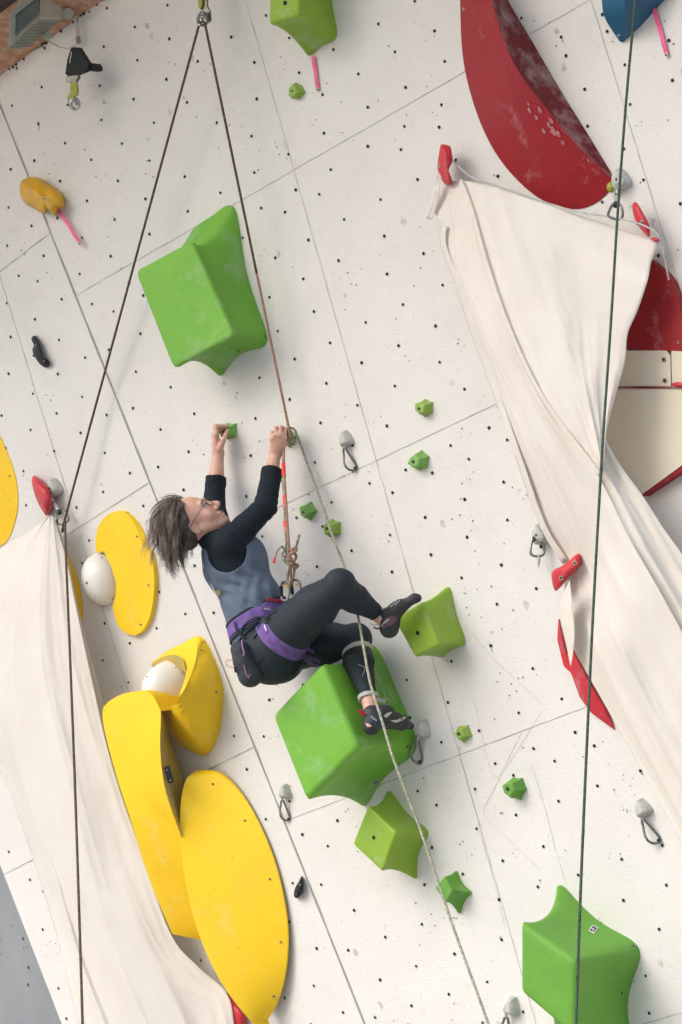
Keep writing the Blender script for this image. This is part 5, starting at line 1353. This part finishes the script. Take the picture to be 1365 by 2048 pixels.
lettering('SCARPA', (742, 1433), (754, 1442), 5, M['paper'], sL, [sL], .006)
# left knee band, strings and ankle strap with ring
def shin(F, o):
    kn, an_, h_ = j['kL'], j['aL'], j['hL']; md = kn*.62+an_*.38; bulge = (h_-kn)/np.linalg.norm(h_-kn); md = md+bulge*.012
    F.cap(kn, md, .052+o, .054+o, .02); F.cap(md, an_, .053+o, .031+o, .02); F.ell(kn, [.056+o]*3, None, .02)
    F.cap(kn*.7+h_*.3, kn, .07+o, .056+o, .02)
sd_ = (j['aL']-j['kL'])/np.linalg.norm(j['aL']-j['kL'])
kb = band('knee_band', shin, J(713, 1306, 12.33), sd_+RGT*.05, .0115, .010, M['cream_strap'], [J(713, 1306, 12.33)], label='pale elastic band below the left knee')
ks = band('knee_sleeve', shin, J(716, 1322, 12.31), sd_, .028, .009, M['rubber'], [J(716, 1322, 12.31)], label='dark sleeve under the pale band')
asx = band('ankle_strap', shin, J(737, 1396, 12.185), sd_+c2w((-.05, .06, 0)), .010, .012, M['webbing'], [J(737, 1396, 12.185)], label='grey buckled strap round the left ankle')
b = MB(); c_ = J(775, 1404, 12.20); b.tube([c_+.012*math.cos(a)*RGT-.012*math.sin(a)*DWN for a in np.arange(14)*2*math.pi/14], .0018, 6, closed=True); b.build('ring', M['steel'], asx)
ribbon('strap_end', M['webbing'], [J(752, 1399, 12.16), J(763, 1401, 12.18), J(771, 1403, 12.20)], .009, asx)
tubep('string', M['webbing'], [J(773, 1400, 12.20), J(762, 1365, 12.26), J(748, 1335, 12.30), J(738, 1316, 12.30)], .0010, asx)
tubep('bow_string', M['webbing'], on_body([(717, 1328), (724, 1332), (730, 1336), (729, 1343), (725, 1352)], .004), .0012)
tubep('bow_string', M['webbing'], on_body([(731, 1327), (731, 1333), (730, 1340)], .004), .0012)
# strap hanging down her back
tubep('back_cord', M['cream_strap'], [J(410, 1118, 12.50), J(409, 1132, 12.47), J(415, 1150, 12.47), J(424, 1170, 12.46), J(434, 1190, 12.44), J(441, 1205, 12.42)], .0042, label='cream cord with brass buckle hanging down the back')
b = MB(); b.box(J(437, 1185, 12.41), RGT*.008+DWN*.004, DWN*.009-RGT*.004, FWD*.004); b.build('back_buckle', M['brass'], PC)

# face details
for s_ in (1, -1):
    b = MB(); b.sphere(H(.031*s_, .0765, .000), .0125); e_ = b.build('eye', M['eyewhite'], PC, ang=0)
    b = MB(); b.sphere(H(.031*s_, .0840, .001), .0062); b.build('iris', M['iris'], e_, ang=0)
    tubep('eyelid', M['skin'], [H(.044*s_, .078, .003), H(.038*s_, .0875, .008), H(.031*s_, .0905, .0095), H(.024*s_, .0885, .008), H(.017*s_, .083, .003)], .0028)
    tubep('eyebrow', M['hair'], [H(.052*s_, .080, .020), H(.042*s_, .090, .026), H(.030*s_, .0935, .027), H(.016*s_, .0925, .022)], .0028)
tubep('lips', M['lip'], [H(-.024, .086, -.071), H(-.012, .0935, -.069), H(0, .0955, -.0685), H(.012, .0935, -.069), H(.024, .086, -.071)], .0042)
gl_ = bpy.data.objects.new('glasses', None); C.objects.link(gl_); gl_.parent = PC; org[gl_.name] = org[PC.name]
for s_ in (1, -1):
    P_ = [H(.032*s_+.024*math.cos(a), .106-.010*abs(math.cos(a))*(1 if math.cos(a)*s_ > 0 else 0), -.004+.018*math.sin(a)) for a in np.arange(20)*2*math.pi/20]
    b = MB(); b.tube(P_, .0015, 6, closed=True); b.build('rim', M['rubber'], gl_)
    tubep('temple', M['rubber'], [H(.057*s_, .096, .004), H(.074*s_, .070, .006), H(.080*s_, .010, .004), H(.083*s_, -.020, .000)], .0014, gl_)
tubep('bridge', M['rubber'], [H(-.009, .107, .002), H(0, .111, .004), H(.009, .107, .002)], .0015, gl_)

# hair: a dark underlayer and many fine strands that slide over the skull and hang
DN = np.array([0, 0, -1.])
hb = Field(*BB(np.array([HC, HC+DN*.2]), .17), .0042)
hb.ell(H(0, -.026, .042), (.080, .091, .086), HA, .01)
hb.cap(H(0, -.060, .020), H(0, -.055, .0)+DN*.045, .050, .045, .03)
hb.cap(H(.056, -.040, .02), H(.056, -.05, -.01)+DN*.01, .024, .020, .02); hb.cap(H(-.070, -.035, .02), H(-.066, -.045, -.02)+DN*.02, .026, .022, .02)
hb.ell(H(0, .085, -.02), (.075, .072, .10), HA, .01, 's'); hb.ell(H(.085, .02, -.045), (.03, .048, .05), HA, .01, 's'); hb.ell(H(-.085, .02, -.045), (.03, .048, .05), HA, .01, 's')
hair = hb.skin('hair', M['hair_inner'], PC); hair['label'] = 'chin-length greying brown hair hanging back'
SC, SR_ = H(0, -.018, .036), np.array([.081, .099, .089])
def pushout(p, ex=1.0):
    q_ = HA@(p-SC); k0 = np.linalg.norm(q_/(SR_*ex))
    return SC+HA.T@(q_/k0) if k0 < 1 else p
mbs = MB(); ns = 0; tries = 0; lock = None
while ns < 3400 and tries < 1800:
    tries += 1
    d0 = rng.normal(0, 1, 3); d0 /= np.linalg.norm(d0)
    L0 = (.165 if d0[2] > -.1 else .10)*(.75+.45*rng.rand()); ex0 = 1.0+.13*rng.rand(); curl = rng.uniform(-1.6, 1.6)
    ax_c = Rh*rng.uniform(-.5, .5)+Fh*rng.uniform(.2, .7); wave = rng.uniform(0, 6.28); v0 = rng.normal(0, .12, 3); loose = rng.rand() < .12
    for _c in range(20):
        d_ = d0+rng.normal(0, .085, 3); d_ /= np.linalg.norm(d_)
        r_, f_, u_ = d_
        if (u_ < -.15 and f_ > -.28) or u_ < -.72: continue
        if f_ > .62 or (f_ > .30 and u_ < .42) or (f_ > .02 and u_ < -.02): continue
        p = SC+HA.T@(d_*SR_*1.01); L_ = L0*(.85+.3*rng.rand()); st_ = .0115; path = [p]
        nrm = HA.T@(d_/SR_); nrm /= np.linalg.norm(nrm)
        side = (1 if r_ > .05 else -1)
        vel = .45*(-Fh)+.5*side*Rh*(abs(r_)+.25)+v0+nrm*.12; vel -= (vel@nrm)*nrm*.8; vel /= np.linalg.norm(vel)
        n_ = int(L_/st_); ex = ex0+.02*rng.rand(); jit = .09 if loose else .016
        for i in range(n_):
            t_ = i/n_; vel = vel+DN*.16+Fh*.045+(ax_c*curl*.09 if t_ > .55 else 0)+ax_c*.05*math.sin(wave+i*.9)+rng.normal(0, jit, 3); vel /= np.linalg.norm(vel)
            q_ = path[-1]+vel*st_; q2 = pushout(q_, ex)
            if np.linalg.norm(q2-q_) > 1e-6: vel = (q2-path[-1]); vel /= np.linalg.norm(vel)
            path.append(q2)
        if any((HA@(q_-HC))[1] > .055 and (HA@(q_-HC))[2] < .035 for q_ in path): continue
        # strands of one lock draw together towards their tips
        if _c and ns and lock is not None:
            m_ = min(len(lock), len(path))
            for i in range(m_): path[i] = path[i]*(1-.55*(i/len(path)))+lock[i]*(.55*(i/len(path)))
        else: lock = [np.array(q_) for q_ in path]
        mbs.tube(path, np.linspace(.0011, .00045, len(path)), 3); ns += 1
hs = mbs.build('strands', M['hair'], hair, ang=0)

# chalk bag hanging behind her
cb2 = empty('chalk_bag', J(490, 1330, 12.3), 'black chalk bag with mauve zip cord hanging behind the climber\'s harness', 'chalk bag')
F = Field(*BB(np.array([J(478, 1300, 12.3), J(505, 1360, 12.3)]), .08), .003)
F.cap(J(483, 1302, 12.30), J(489, 1322, 12.30), .040, .044, .012, flat=(FWD, 1.3)); F.cap(J(489, 1322, 12.30), J(501, 1350, 12.30), .046, .052, .012, flat=(FWD, 1.3)); F.cap(J(477, 1298, 12.30), J(480, 1310, 12.3), .032, .032, .008)
pouch = F.skin('pouch', M['bag'], cb2)
tubep('zip_cord', M['tag_pink'], [p for p in drop_on([pouch], [(488, 1330), (491, 1340), (494, 1350), (498, 1355), (500, 1349)], .003) if p is not None], .0024, cb2)
tubep('hang_loop', M['tag_pink'], [J(484, 1281, 12.27), J(486, 1295, 12.25), J(489, 1306, 12.24), J(487, 1312, 12.24)], .0032, cb2)
tubep('pull_cord', M['red_hold'], [J(471, 1334, 12.26), J(460, 1334, 12.26), J(453, 1329, 12.26), J(453, 1323, 12.26), J(460, 1320, 12.26), J(473, 1321, 12.26)], .0012, cb2)
b = MB(); b.tube([J(470, 1334, 12.255), J(472, 1345, 12.255)], .005, 8); b.build('cord_stop', M['rubber'], cb2)
